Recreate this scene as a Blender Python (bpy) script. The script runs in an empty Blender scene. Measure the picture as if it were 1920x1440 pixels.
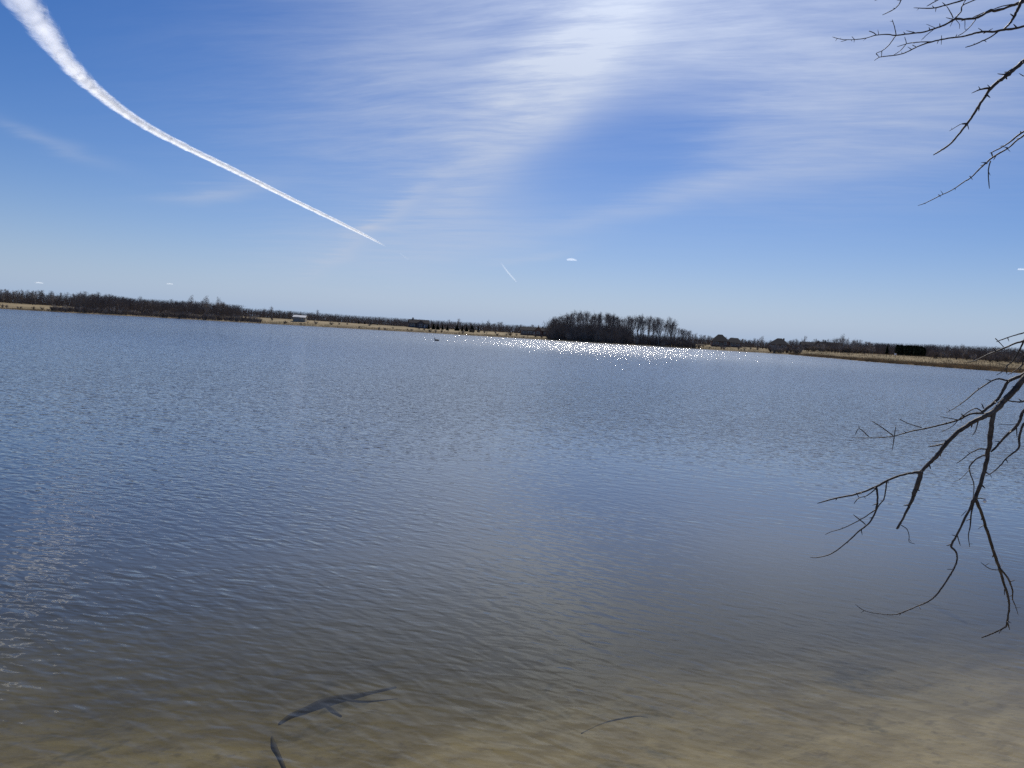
import bpy, math, random
import numpy as np
from mathutils import Vector, Matrix, Euler
from mathutils import noise as mnoise

R = math.radians
SC = bpy.context.scene
COL = SC.collection

# ------------------------------------------------------------------ camera, sky, sun, exposure
CAM_H = 2.4
F_PX = 1450.0                       # focal length in photograph pixels (1920 wide)
PITCH, ROLL = -3.72, 3.4
cam_d = bpy.data.cameras.new('camera')
cam = bpy.data.objects.new('camera', cam_d)
COL.objects.link(cam)
cam_d.sensor_fit = 'HORIZONTAL'
cam_d.sensor_width = 36.0
cam_d.lens = 36.0 * F_PX / 1920.0
cam_d.clip_start = 0.05
cam_d.clip_end = 400000.0
CAM_R = Euler((R(90 + PITCH), 0, 0)).to_matrix() @ Matrix.Rotation(R(ROLL), 3, 'Z')
cam.matrix_world = Matrix.Translation((0, 0, CAM_H)) @ CAM_R.to_4x4()
SC.camera = cam

SUN_AZ, SUN_EL = 8.0, 42.5          # degrees, clockwise from +Y
SUN_DIR = Vector((math.sin(R(SUN_AZ)) * math.cos(R(SUN_EL)), math.cos(R(SUN_AZ)) * math.cos(R(SUN_EL)), math.sin(R(SUN_EL))))
sun_d = bpy.data.lights.new('sun', 'SUN')
sun_d.energy = 4.0
sun_d.angle = R(0.53)
sun_d.color = (1.0, 0.95, 0.87)
sun = bpy.data.objects.new('sun', sun_d)
COL.objects.link(sun)
sun.rotation_euler = SUN_DIR.to_track_quat('Z', 'Y').to_euler()

SKY_STRENGTH = 0.073
vs = SC.view_settings
vs.view_transform = 'Standard'
vs.look = 'None'
vs.gamma = 1.0
vs.exposure = 0.0
vs.use_curve_mapping = False
SC.cycles.use_denoising = False
SC.cycles.transparent_max_bounces = 16
SC.cycles.max_bounces = 6
SC.cycles.sample_clamp_indirect = 4.0


def pdir(u, v):
    """direction of a photograph pixel (1920 x 1440) in the world"""
    d = CAM_R @ Vector(((u - 960) / F_PX, -(v - 720) / F_PX, -1.0))
    return d.normalized()


def azel(u, v):
    d = pdir(u, v)
    return math.atan2(d.x, d.y), math.asin(d.z)


# ------------------------------------------------------------------ node helper
class NT:
    def __init__(self, tree):
        self.t = tree
        self.n = tree.nodes
        self.l = tree.links

    def new(self, typ, **kw):
        nd = self.n.new(typ)
        for k, v in kw.items():
            setattr(nd, k, v)
        return nd

    def put(self, sock, val):
        if val is None:
            return
        if isinstance(val, bpy.types.NodeSocket):
            self.l.new(val, sock)
        else:
            sock.default_value = val

    def m(self, op, a, b=None, c=None, clamp=False):
        nd = self.new('ShaderNodeMath', operation=op, use_clamp=clamp)
        self.put(nd.inputs[0], a)
        self.put(nd.inputs[1], b)
        self.put(nd.inputs[2], c)
        return nd.outputs[0]

    def vm(self, op, a, b=None, scale=None):
        nd = self.new('ShaderNodeVectorMath', operation=op)
        self.put(nd.inputs[0], a)
        self.put(nd.inputs[1], b)
        if scale is not None:
            self.put(nd.inputs['Scale'], scale)
        return nd.outputs['Value'] if op in ('DOT_PRODUCT', 'LENGTH') else nd.outputs[0]

    def sep(self, v):
        nd = self.new('ShaderNodeSeparateXYZ')
        self.put(nd.inputs[0], v)
        return nd.outputs

    def comb(self, x, y, z):
        nd = self.new('ShaderNodeCombineXYZ')
        for i, q in enumerate((x, y, z)):
            self.put(nd.inputs[i], q)
        return nd.outputs[0]

    def noise(self, vec, scale=1.0, detail=3.0, rough=0.5, dist=0.0, dims='3D', w=None):
        nd = self.new('ShaderNodeTexNoise', noise_dimensions=dims)
        self.put(nd.inputs['Vector'], vec)
        nd.inputs['Scale'].default_value = scale
        nd.inputs['Detail'].default_value = detail
        nd.inputs['Roughness'].default_value = rough
        nd.inputs['Distortion'].default_value = dist
        return nd.outputs[0]

    def remap(self, v, a, b, c=0.0, d=1.0, smooth=True):
        nd = self.new('ShaderNodeMapRange', interpolation_type='SMOOTHSTEP' if smooth else 'LINEAR')
        nd.clamp = True
        for i, q in enumerate((v, a, b, c, d)):
            self.put(nd.inputs[i], q)
        return nd.outputs[0]

    def mixc(self, f, a, b, blend='MIX'):
        nd = self.new('ShaderNodeMix', data_type='RGBA', blend_type=blend)
        self.put(nd.inputs[0], f)
        self.put(nd.inputs[6], a)
        self.put(nd.inputs[7], b)
        return nd.outputs[2]

    def mapping(self, vec, loc=(0, 0, 0), rot=(0, 0, 0), scale=(1, 1, 1)):
        # turn first, then stretch along the turned axes
        if any(rot):
            nd = self.new('ShaderNodeMapping')
            self.put(nd.inputs[0], vec)
            nd.inputs['Rotation'].default_value = rot
            vec = nd.outputs[0]
        nd = self.new('ShaderNodeMapping')
        self.put(nd.inputs[0], vec)
        nd.inputs['Location'].default_value = loc
        nd.inputs['Scale'].default_value = scale
        return nd.outputs[0]


def material(name):
    mt = bpy.data.materials.new(name)
    mt.use_nodes = True
    mt.node_tree.nodes.clear()
    nt = NT(mt.node_tree)
    nt.out = nt.new('ShaderNodeOutputMaterial')
    return mt, nt


# ------------------------------------------------------------------ world: clear sky with high cirrus
def build_world():
    w = bpy.data.worlds.new('World')
    SC.world = w
    w.use_nodes = True
    w.node_tree.nodes.clear()
    nt = NT(w.node_tree)
    sky = nt.new('ShaderNodeTexSky', sky_type='NISHITA')
    sky.sun_disc = False
    sky.sun_elevation = R(SUN_EL)
    sky.sun_rotation = R(SUN_AZ)
    sky.altitude = 250.0
    sky.air_density = 1.0
    sky.dust_density = 0.2
    sky.ozone_density = 3.5
    co = nt.new('ShaderNodeTexCoord').outputs['Generated']
    d = nt.vm('NORMALIZE', co)
    x, y, z = nt.sep(d)
    az = nt.m('ARCTAN2', x, y)
    el = nt.m('ARCSINE', z)
    # cirrus sheet seen in perspective: coordinates on a plane overhead
    zz = nt.m('ADD', nt.m('MAXIMUM', z, 0.0), 0.06)
    pl = nt.comb(nt.m('DIVIDE', x, zz), nt.m('DIVIDE', y, zz), 0.0)
    warp = nt.new('ShaderNodeTexNoise')
    nt.put(warp.inputs['Vector'], pl)
    warp.inputs['Scale'].default_value = 0.55
    warp.inputs['Detail'].default_value = 2.0
    wv = nt.vm('SCALE', nt.vm('SUBTRACT', warp.outputs[1], (0.5, 0.5, 0.5)), scale=0.5)
    plw = nt.vm('ADD', pl, wv)
    streak = nt.noise(nt.mapping(plw, rot=(0, 0, R(14)), scale=(1.5, 5.5, 1)), 1.0, 6.0, 0.66, 0.15)
    fine = nt.noise(nt.mapping(plw, rot=(0, 0, R(20)), scale=(4.0, 22.0, 1)), 1.0, 5.0, 0.65, 0.15)
    broad = nt.noise(plw, 0.8, 3.0, 0.5)
    # slight wobble of the cloud edges
    azw = nt.m('ADD', az, nt.m('MULTIPLY', nt.m('SUBTRACT', streak, 0.5), 0.07))
    elw = nt.m('ADD', el, nt.m('MULTIPLY', nt.m('SUBTRACT', broad, 0.5), 0.05))

    def blob(u, v, ru, rv, ang=0.0, amp=1.0, p=1.0):
        """soft ellipse of cloud centred in a direction; sizes are given in thousandths of a radian"""
        a0, e0 = azel(u, v)
        c, s = math.cos(R(ang) + R(0)), math.sin(R(ang))
        du = nt.m('SUBTRACT', azw, a0)
        dv = nt.m('SUBTRACT', elw, e0)
        uu = nt.m('DIVIDE', nt.m('MULTIPLY_ADD', du, c, nt.m('MULTIPLY', dv, s)), ru / 1000)
        vv = nt.m('DIVIDE', nt.m('MULTIPLY_ADD', dv, c, nt.m('MULTIPLY', du, -s)), rv / 1000)
        r2 = nt.m('MULTIPLY_ADD', uu, uu, nt.m('MULTIPLY', vv, vv))
        if p != 1.0:
            r2 = nt.m('POWER', r2, p)
        return nt.m('MULTIPLY', nt.m('EXPONENT', nt.m('MULTIPLY', r2, -1.0)), amp)

    def total(lst):
        s = lst[0]
        for q in lst[1:]:
            s = nt.m('ADD', s, q)
        return s

    main = total([
        blob(1170, -60, 230, 170, 0, 0.55),
        blob(1130, 60, 60, 160, -25, 0.25),
        blob(1000, 190, 55, 170, -40, 0.42),
        blob(800, 170, 170, 150, -20, 0.34),
        blob(1560, 90, 300, 130, 6, 0.42),
        blob(1830, 170, 240, 90, 10, 0.26),
        blob(600, 260, 200, 120, -20, 0.12),
    ])
    hole = blob(1150, 300, 160, 58, 24, 1.0, 1.9)
    main = nt.m('MULTIPLY', main, nt.m('SUBTRACT', 1.0, nt.m('MULTIPLY', hole, 0.72)))
    tex = nt.m('ADD', nt.remap(streak, 0.25, 0.75, 0.62, 1.12), nt.m('MULTIPLY', nt.m('SUBTRACT', fine, 0.5), 0.6))
    main = nt.m('MULTIPLY', main, tex)
    veil = total([
        blob(1270, 372, 230, 16, 17, 0.24),
        blob(1600, 310, 190, 14, 13, 0.16),
        blob(860, 440, 130, 50, 18, 0.26),
        blob(610, 470, 90, 36, 12, 0.20),
        blob(745, 395, 60, 9, 38, 0.22),
        blob(640, 475, 55, 9, 38, 0.22),
        blob(420, 355, 62, 9, 12, 0.34),
        blob(700, 437, 30, 5, 0, 0.25),
        blob(90, 262, 60, 8, -12, 0.22),
        blob(1000, 485, 60, 7, 14, 0.22),
    ])
    veil = nt.m('MULTIPLY', veil, nt.remap(streak, 0.2, 0.7, 0.6, 1.05))
    # thin cirrus everywhere else in the sky, so that it goes on outside the view
    rest = nt.m('MULTIPLY', nt.remap(nt.m('MULTIPLY', broad, streak), 0.22, 0.48, 0.0, 0.35), nt.remap(el, 0.38, 0.75, 0.0, 1.0))
    mask = nt.m('ADD', nt.m('ADD', main, veil), rest, clamp=True)
    # cirrus forward-scatters: brighter towards the sun
    cs = nt.vm('DOT_PRODUCT', d, tuple(SUN_DIR))
    ph = nt.m('POWER', nt.m('MAXIMUM', cs, 0.0), 14.0)
    cl_b = nt.m('MULTIPLY_ADD', ph, 7.5, 8.2)
    ccol = nt.vm('SCALE', (0.84, 0.94, 1.16), scale=cl_b)
    hsv = nt.new('ShaderNodeHueSaturation')
    hsv.inputs['Saturation'].default_value = 1.3
    nt.put(hsv.inputs['Color'], nt.vm('MULTIPLY', sky.outputs[0], (0.98, 0.91, 1.05)))
    # pale haze low over the horizon
    hz = nt.m('EXPONENT', nt.m('MULTIPLY', nt.m('MAXIMUM', el, 0.0), -13.0))
    base = nt.mixc(nt.m('MULTIPLY', hz, 0.95), hsv.outputs[0], (4.2, 6.25, 9.4, 1))
    colr = nt.mixc(mask, base, ccol)
    bg = nt.new('ShaderNodeBackground')
    nt.put(bg.inputs[0], colr)
    bg.inputs[1].default_value = SKY_STRENGTH
    out = nt.new('ShaderNodeOutputWorld')
    nt.l.new(bg.outputs[0], out.inputs[0])
    w.cycles.sampling_method = 'MANUAL'
    w.cycles.sample_map_resolution = 1024


build_world()

# ------------------------------------------------------------------ object helpers
def tag(o, label=None, cat=None, group=None, kind=None):
    if label:
        o['label'] = label
    if cat:
        o['category'] = cat
    if group:
        o['group'] = group
    if kind:
        o['kind'] = kind
    return o


def empty(name, loc=(0, 0, 0), rz=0.0, s=1.0):
    o = bpy.data.objects.new(name, None)
    COL.objects.link(o)
    o.location = loc
    o.rotation_euler = (0, 0, rz)
    o.scale = (s, s, s)
    o.empty_display_size = 0.1
    return o


class MB:
    """collects geometry and links it as one mesh object"""
    def __init__(self):
        self.v, self.f = [], []

    def quad(self, *p):
        n = len(self.v)
        self.v += [tuple(q) for q in p]
        self.f.append(tuple(range(n, n + len(p))))

    def box(self, c, s, rz=0.0):
        n = len(self.v)
        cz, sz = math.cos(rz), math.sin(rz)
        for dz in (-.5, .5):
            for dx, dy in ((-.5, -.5), (.5, -.5), (.5, .5), (-.5, .5)):
                px, py = dx * s[0], dy * s[1]
                self.v.append((c[0] + px * cz - py * sz, c[1] + px * sz + py * cz, c[2] + dz * s[2]))
        for q in ((3, 2, 1, 0), (4, 5, 6, 7), (0, 1, 5, 4), (1, 2, 6, 5), (2, 3, 7, 6), (3, 0, 4, 7)):
            self.f.append(tuple(n + i for i in q))

    def tube(self, pts, rad, sides=3, cap=True):
        pts = [Vector(p) for p in pts]
        n0 = len(self.v)
        t = (pts[1] - pts[0]).normalized()
        a = t.orthogonal().normalized()
        for i, p in enumerate(pts):
            if i == 0:
                t = pts[1] - pts[0]
            elif i == len(pts) - 1:
                t = pts[-1] - pts[-2]
            else:
                t = pts[i + 1] - pts[i - 1]
            if t.length < 1e-9:
                t = Vector((0, 0, 1))
            t.normalize()
            a = a - t * a.dot(t)
            if a.length < 1e-6:
                a = t.orthogonal()
            a.normalize()
            b = t.cross(a)
            r = rad[i]
            for k in range(sides):
                an = 2 * math.pi * k / sides
                q = p + a * (math.cos(an) * r) + b * (math.sin(an) * r)
                self.v.append((q.x, q.y, q.z))
        for i in range(len(pts) - 1):
            for k in range(sides):
                k2 = (k + 1) % sides
                b0 = n0 + i * sides
                self.f.append((b0 + k, b0 + k2, b0 + sides + k2, b0 + sides + k))
        if cap:
            self.f.append(tuple(n0 + k for k in reversed(range(sides))))
            e = n0 + (len(pts) - 1) * sides
            self.f.append(tuple(e + k for k in range(sides)))

    def mesh(self, name, mat, smooth=False):
        me = bpy.data.meshes.new(name)
        me.from_pydata(self.v, [], self.f)
        me.materials.append(mat)
        if smooth:
            me.polygons.foreach_set('use_smooth', [True] * len(me.polygons))
        me.update()
        return me

    def build(self, name, mat, parent=None, smooth=False):
        o = bpy.data.objects.new(name, self.mesh(name, mat, smooth))
        COL.objects.link(o)
        if parent:
            o.parent = parent
        return o


def copy_tree(o, parent=None):
    c = o.copy()
    COL.objects.link(c)
    c.parent = parent
    for ch in o.children:
        copy_tree(ch, c)
    return c


# ------------------------------------------------------------------ materials
def simple(name, col, rough=0.8, vary=0.25, scale=6.0, bump=0.0, spec=0.3, metal=0.0):
    mt, nt = material(name)
    co = nt.new('ShaderNodeTexCoord').outputs['Object']
    nz = nt.noise(co, scale, 4.0, 0.6)
    dark = tuple(c * (1 - vary) for c in col) + (1,)
    lite = tuple(min(1, c * (1 + vary)) for c in col) + (1,)
    c = nt.mixc(nt.remap(nz, 0.3, 0.7), dark, lite)
    b = nt.new('ShaderNodeBsdfPrincipled')
    nt.put(b.inputs['Base Color'], c)
    b.inputs['Roughness'].default_value = rough
    b.inputs['Specular IOR Level'].default_value = spec
    b.inputs['Metallic'].default_value = metal
    if bump:
        bn = nt.new('ShaderNodeBump')
        bn.inputs['Strength'].default_value = bump
        bn.inputs['Distance'].default_value = 0.01
        nt.put(bn.inputs['Height'], nz)
        nt.l.new(bn.outputs[0], b.inputs['Normal'])
    nt.l.new(b.outputs[0], nt.out.inputs[0])
    return mt


M = {
    'bark_far': simple('bark_far', (0.12, 0.105, 0.095), 0.95, 0.3, 3.0, spec=0.1),
    'bark_pale': simple('bark_pale', (0.22, 0.20, 0.18), 0.95, 0.3, 3.0, spec=0.1),
    'twig_far': simple('twig_far', (0.18, 0.152, 0.135), 0.95, 0.3, 1.0, spec=0.1),
    'twig_pale': simple('twig_pale', (0.30, 0.265, 0.235), 0.95, 0.3, 1.0, spec=0.1),
    'needles': simple('needles', (0.028, 0.042, 0.026), 0.9, 0.4, 4.0, spec=0.1),
    'reed': simple('reed', (0.30, 0.225, 0.13), 0.9, 0.35, 0.15, spec=0.1),
    'brush': simple('brush', (0.16, 0.135, 0.118), 0.95, 0.35, 0.3, spec=0.05),
    'brick': simple('brick_wall', (0.20, 0.13, 0.10), 0.9, 0.2, 2.0),
    'siding': simple('grey_siding', (0.26, 0.25, 0.24), 0.8, 0.1, 2.0),
    'tan_siding': simple('tan_siding', (0.30, 0.26, 0.20), 0.8, 0.1, 2.0),
    'dark_siding': simple('dark_siding', (0.10, 0.095, 0.10), 0.8, 0.1, 2.0),
    'shingle': simple('roof_shingle', (0.045, 0.043, 0.045), 0.95, 0.25, 3.0, spec=0.1),
    'white_metal': simple('white_metal_roof', (0.55, 0.55, 0.55), 0.9, 0.04, 1.0),
    'white': simple('white_paint', (0.75, 0.75, 0.74), 0.6, 0.05, 2.0),
    'glass': simple('window_glass', (0.03, 0.035, 0.04), 0.1, 0.1, 2.0, spec=0.6),
    'wood_post': simple('weathered_post', (0.16, 0.13, 0.10), 0.9, 0.3, 5.0),
    'sunken': simple('waterlogged_wood', (0.06, 0.05, 0.035), 0.8, 0.4, 8.0),
    'weed': simple('waterweed', (0.15, 0.135, 0.085), 0.9, 0.4, 3.0),
    'feather': simple('dark_feather', (0.045, 0.04, 0.035), 0.8, 0.3, 20.0),
    'plastic': simple('white_plastic', (0.8, 0.8, 0.8), 0.25, 0.02, 5.0, spec=0.5),
    'red_plastic': simple('red_plastic', (0.55, 0.06, 0.04), 0.25, 0.02, 5.0, spec=0.5),
}


def bark_near():
    mt, nt = material('near_bark')
    co = nt.new('ShaderNodeTexCoord').outputs['Object']
    n1 = nt.noise(co, 38.0, 6.0, 0.65, 0.4)
    n2 = nt.noise(co, 7.0, 3.0, 0.5)
    c = nt.mixc(nt.remap(n1, 0.3, 0.72), (0.022, 0.018, 0.015, 1), (0.115, 0.09, 0.07, 1))
    c = nt.mixc(nt.remap(n2, 0.5, 0.75, 0.0, 0.5), c, (0.13, 0.125, 0.115, 1))
    b = nt.new('ShaderNodeBsdfPrincipled')
    nt.put(b.inputs['Base Color'], c)
    b.inputs['Roughness'].default_value = 0.6
    b.inputs['Specular IOR Level'].default_value = 0.4
    bn = nt.new('ShaderNodeBump')
    bn.inputs['Strength'].default_value = 0.7
    bn.inputs['Distance'].default_value = 0.004
    nt.put(bn.inputs['Height'], n1)
    nt.l.new(bn.outputs[0], b.inputs['Normal'])
    nt.l.new(b.outputs[0], nt.out.inputs[0])
    return mt


M['bark'] = bark_near()


def ground_material():
    mt, nt = material('lakeside_ground')
    pos = nt.new('ShaderNodeNewGeometry').outputs['Position']
    x, y, z = nt.sep(pos)
    # dry winter grass
    g1 = nt.noise(pos, 0.045, 4.0, 0.6)
    g2 = nt.noise(nt.mapping(pos, scale=(0.25, 0.06, 0.3)), 1.0, 5.0, 0.6)
    grass = nt.mixc(nt.remap(g1, 0.35, 0.65), (0.235, 0.18, 0.10, 1), (0.33, 0.26, 0.15, 1))
    grass = nt.mixc(nt.remap(g2, 0.45, 0.72, 0.0, 0.7), grass, (0.13, 0.115, 0.06, 1))
    # sand and silt under water, dark patches of weed
    s1 = nt.noise(nt.mapping(pos, rot=(0, 0, R(-30)), scale=(1.0, 2.3, 1)), 1.1, 5.0, 0.62, 0.6)
    s2 = nt.noise(pos, 9.0, 4.0, 0.6)
    s3 = nt.noise(pos, 1.1, 6.0, 0.68, 0.5)
    sand = nt.mixc(nt.remap(s1, 0.3, 0.7), (0.225, 0.18, 0.095, 1), (0.37, 0.305, 0.175, 1))
    sand = nt.mixc(nt.remap(s2, 0.52, 0.75, 0.0, 0.55), sand, (0.12, 0.095, 0.06, 1))
    sand = nt.mixc(nt.remap(s3, 0.55, 0.68, 0.0, 0.7), sand, (0.085, 0.082, 0.052, 1))
    mud = nt.mixc(nt.remap(z, -0.02, 0.12), sand, (0.12, 0.095, 0.07, 1))
    col = nt.mixc(nt.remap(z, 0.12, 0.4), mud, grass)
    b = nt.new('ShaderNodeBsdfPrincipled')
    nt.put(b.inputs['Base Color'], col)
    b.inputs['Roughness'].default_value = 0.95
    b.inputs['Specular IOR Level'].default_value = 0.1
    bn = nt.new('ShaderNodeBump')
    bn.inputs['Strength'].default_value = 0.35
    bn.inputs['Distance'].default_value = 0.05
    nt.put(bn.inputs['Height'], s2)
    nt.l.new(bn.outputs[0], b.inputs['Normal'])
    nt.l.new(b.outputs[0], nt.out.inputs[0])
    return mt


def water_material():
    mt, nt = material('lake_water')
    pos = nt.new('ShaderNodeNewGeometry').outputs['Position']
    x, y, z = nt.sep(pos)
    flat = nt.comb(x, y, 0.0)
    r = nt.vm('LENGTH', flat)
    far1 = nt.remap(r, 5.0, 26.0)              # sheltered by the bank close in, open to the wind further out
    far2 = nt.remap(r, 30.0, 170.0)
    far3 = nt.remap(r, 12.0, 80.0)
    # gusts and slicks
    gust = nt.noise(nt.mapping(flat, rot=(0, 0, R(-18)), scale=(0.10, 0.30, 1)), 1.0, 3.0, 0.55, 0.8)
    gustn = nt.remap(gust, 0.33, 0.64, 0.4, 1.2)
    gust2 = nt.noise(nt.mapping(flat, rot=(0, 0, R(-8)), scale=(0.012, 0.045, 1)), 1.0, 4.0, 0.6, 0.5)
    gustf = nt.remap(gust2, 0.3, 0.7, 0.93, 1.06)
    side = nt.remap(x, -3.0, 3.5, 1.15, 0.42)   # the overhanging tree and bank shelter the right
    gustm = nt.m('MULTIPLY_ADD', nt.m('SUBTRACT', 1.0, nt.remap(r, 7.0, 20.0)), nt.m('SUBTRACT', gustn, 1.0), 1.0)
    near_amp = nt.m('MULTIPLY', gustm, nt.m('MAXIMUM', side, far1))

    def lay(rot, sx, sy, detail, slope, amp=None, rough=0.5, dist=0.0):
        return dict(rot=R(rot), s=(sx, sy, 1.0), detail=detail, slope=slope, amp=amp, rough=rough, dist=dist)
    layers = [
        lay(38, 3.6, 8.5, 1.0, 0.0115, near_amp, dist=0.3),
        lay(10, 4.5, 12.0, 1.0, 0.0072, near_amp, dist=0.3),
        lay(14, 2.2, 5.0, 2.0, 0.031, nt.m('MULTIPLY', far1, gustm)),
        lay(8, 0.5, 1.1, 3.0, 0.085, nt.m('MULTIPLY', far3, gustf), rough=0.6),
        lay(-20, 3.0, 4.0, 1.5, 0.098, nt.m('MULTIPLY', far2, gustf)),
    ]
    eps = 0.008

    def height(off):
        tot = None
        p = nt.vm('ADD', flat, off) if off else flat
        for L in layers:
            h = nt.noise(nt.mapping(p, rot=(0, 0, L['rot']), scale=L['s']), 1.0, L['detail'], L['rough'], L['dist'])
            h = nt.m('MULTIPLY', h, L['slope'])
            if L['amp'] is not None:
                h = nt.m('MULTIPLY', h, L['amp'])
            tot = h if tot is None else nt.m('ADD', tot, h)
        return tot
    h0 = height(None)
    hx = height((eps, 0, 0))
    hy = height((0, eps, 0))
    sx = nt.m('DIVIDE', nt.m('SUBTRACT', hx, h0), eps)
    sy = nt.m('DIVIDE', nt.m('SUBTRACT', hy, h0), eps)
    # waves driven ashore: their steeper faces look towards the near bank
    sy = nt.m('ADD', sy, nt.m('MULTIPLY', far3, 0.075))
    nrm = nt.vm('NORMALIZE', nt.comb(nt.m('MULTIPLY', sx, -1.0), nt.m('MULTIPLY', sy, -1.0), 1.0))
    inc = nt.new('ShaderNodeNewGeometry').outputs['Incoming']
    cosi = nt.m('ABSOLUTE', nt.vm('DOT_PRODUCT', inc, nrm))
    fres = nt.m('MULTIPLY_ADD', nt.m('POWER', nt.m('SUBTRACT', 1.0, nt.m('MINIMUM', cosi, 1.0)), 5.0), 0.98, 0.02)
    gl = nt.new('ShaderNodeBsdfGlossy', distribution='GGX')
    gl.inputs['Color'].default_value = (1, 1, 1, 1)
    nt.put(gl.inputs['Roughness'], nt.m('MULTIPLY_ADD', far2, 0.105, 0.02))
    nt.l.new(nrm, gl.inputs['Normal'])
    tr = nt.new('ShaderNodeBsdfTransparent')
    tr.inputs[0].default_value = (1, 1, 1, 1)
    # fine silt hanging in the water: a veil close in, hiding the bed where it is deep
    silt = nt.new('ShaderNodeBsdfDiffuse')
    nt.l.new(nrm, silt.inputs['Normal'])
    depth_ = nt.m('SUBTRACT', nt.m('SUBTRACT', y, nt.m('MULTIPLY', x, 0.36)), 1.5)
    body = nt.new('ShaderNodeMixShader')
    nt.put(silt.inputs['Color'], nt.mixc(nt.remap(depth_, 2.0, 9.0), (0.15, 0.138, 0.075, 1), (0.15, 0.163, 0.165, 1)))
    left_dim = nt.remap(x, -5.0, 0.5, 0.62, 1.0)          # thinner at left: clearer deep water, plus dark sky reflection painted in
    nt.put(body.inputs[0], nt.m('MULTIPLY', nt.remap(depth_, 2.3, 7.2, 0.08, 0.78), nt.m('MAXIMUM', left_dim, far1)))
    nt.l.new(tr.outputs[0], body.inputs[1])
    nt.l.new(silt.outputs[0], body.inputs[2])
    tr = body
    mx = nt.new('ShaderNodeMixShader')
    nt.l.new(fres, mx.inputs[0])
    nt.l.new(tr.outputs[0], mx.inputs[1])
    nt.l.new(gl.outputs[0], mx.inputs[2])
    nt.l.new(mx.outputs[0], nt.out.inputs[0])
    va = nt.new('ShaderNodeVolumeAbsorption')
    va.inputs['Color'].default_value = (0.50, 0.50, 0.27, 1)
    va.inputs['Density'].default_value = 0.42
    nt.l.new(va.outputs[0], nt.out.inputs['Volume'])
    return mt


# ------------------------------------------------------------------ terrain: one sheet, lake bed to horizon
SHORE = [(-1e9, 3), (-100, 3), (-84, 60), (-62, 300), (-40, 395), (-30, 398), (-18, 408), (-8, 425), (0, 432), (8, 436), (15, 440), (19.4, 445), (19.8, 432), (21.0, 380), (24.5, 300), (29, 262), (33.5, 240), (45, 200), (62, 110), (85, 30), (105, 3), (1e9, 3)]
_sa = np.array([a for a, b in SHORE])
_sr = np.array([b for a, b in SHORE], dtype=float)
_rs = np.random.RandomState(4)
_ph = _rs.rand(12) * 6.28


def shore_r(az):
    a = np.asarray(az, dtype=float)
    r = np.interp(a, _sa, _sr)
    w = np.zeros_like(r)
    for k, fq in enumerate((0.7, 1.3, 2.6, 4.1, 7.3)):
        w = w + np.sin(a * fq + _ph[k]) / (1 + 0.6 * k)
    return r * (1 + 0.006 * w)


def smooth(t):
    t = np.clip(t, 0, 1)
    return t * t * (3 - 2 * t)


def terrain(x, y):
    x = np.asarray(x, dtype=float)
    y = np.asarray(y, dtype=float)
    r = np.hypot(x, y) + 1e-6
    az = np.degrees(np.arctan2(x, y))
    t = r - shore_r(az)                              # > 0 on far land
    bump = 0.0
    for k, (fx, fy) in enumerate(((0.031, 0.012), (0.013, 0.027), (0.05, 0.041), (0.008, 0.006))):
        bump = bump + np.sin(x * fx + _ph[k]) * np.cos(y * fy + _ph[k + 5])
    land = 0.35 * smooth(t / 3.0) + 2.3 * smooth(t / 70.0) + 1.3 * smooth((t - 50) / 150.0) + 4.0 * smooth((t - 250) / 2500.0) + bump * 0.18 * smooth(t / 60.0)
    deep = -4.5 * smooth(-t / 70.0)
    h_far = np.where(t > 0, land, deep)
    # near bank: the shore runs obliquely, closer on the right
    d1 = (y - 0.36 * x) * 0.94 - 1.45
    und = 0.03 * np.sin(x * 2.1 + 1.0) * np.sin(y * 1.7) + 0.02 * np.sin(x * 4.3 + y * 3.1)
    dd = np.clip(d1, 0, None)
    bed = -(0.115 * dd + 0.008 * dd ** 2) + und * smooth(dd / 2)
    bed = np.maximum(bed, -4.5)
    bank = 0.9 * smooth(-d1 / 2.6) + 0.25 * smooth((-d1 - 2) / 20) + 0.06 * np.sin(x * 1.3) * np.sin(y * 1.1)
    h_near = np.where(d1 > 0, bed, bank)
    # inside the lake the shallower of the two beds counts
    inl = np.where((t <= 0) & (d1 > 0), np.maximum(h_far, h_near), np.where(d1 <= 0, np.where(t > 0, np.maximum(land, bank), bank), land))
    return inl


def tz(x, y):
    return float(terrain(x, y))


def build_ground():
    rings = [0.0]
    r = 0.25
    while r < 180:
        rings.append(r)
        r *= 1.04
    r = 180.0
    while r < 620:
        rings.append(r)
        r += 3.0
    while r < 14000:
        rings.append(r)
        r *= 1.06
    rr = np.array(rings[1:])
    na = 720
    aa = np.linspace(-math.pi, math.pi, na, endpoint=False)
    A, RR = np.meshgrid(aa, rr)
    X, Y = RR * np.sin(A), RR * np.cos(A)
    Z = terrain(X, Y)
    v = np.stack([X, Y, Z], -1).reshape(-1, 3)
    v = np.vstack([v, [[0, 0, tz(0.0, 0.0)]]])
    nr = len(rr)
    idx = np.arange(nr * na).reshape(nr, na)
    a = idx[:-1]
    b = np.roll(idx, -1, axis=1)[:-1]
    c = np.roll(idx, -1, axis=1)[1:]
    d = idx[1:]
    quads = np.stack([a, d, c, b], -1).reshape(-1, 4).tolist()
    ctr = nr * na
    tris = [(ctr, int(idx[0, k]), int(idx[0, (k + 1) % na])) for k in range(na)]
    me = bpy.data.meshes.new('ground')
    me.from_pydata(v.tolist(), [], quads + tris)
    me.materials.append(ground_material())
    me.polygons.foreach_set('use_smooth', [True] * len(me.polygons))
    me.update()
    o = bpy.data.objects.new('ground', me)
    COL.objects.link(o)
    tag(o, kind='structure', label='dry grass shore and sandy lake bed')
    return o


build_ground()

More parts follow.
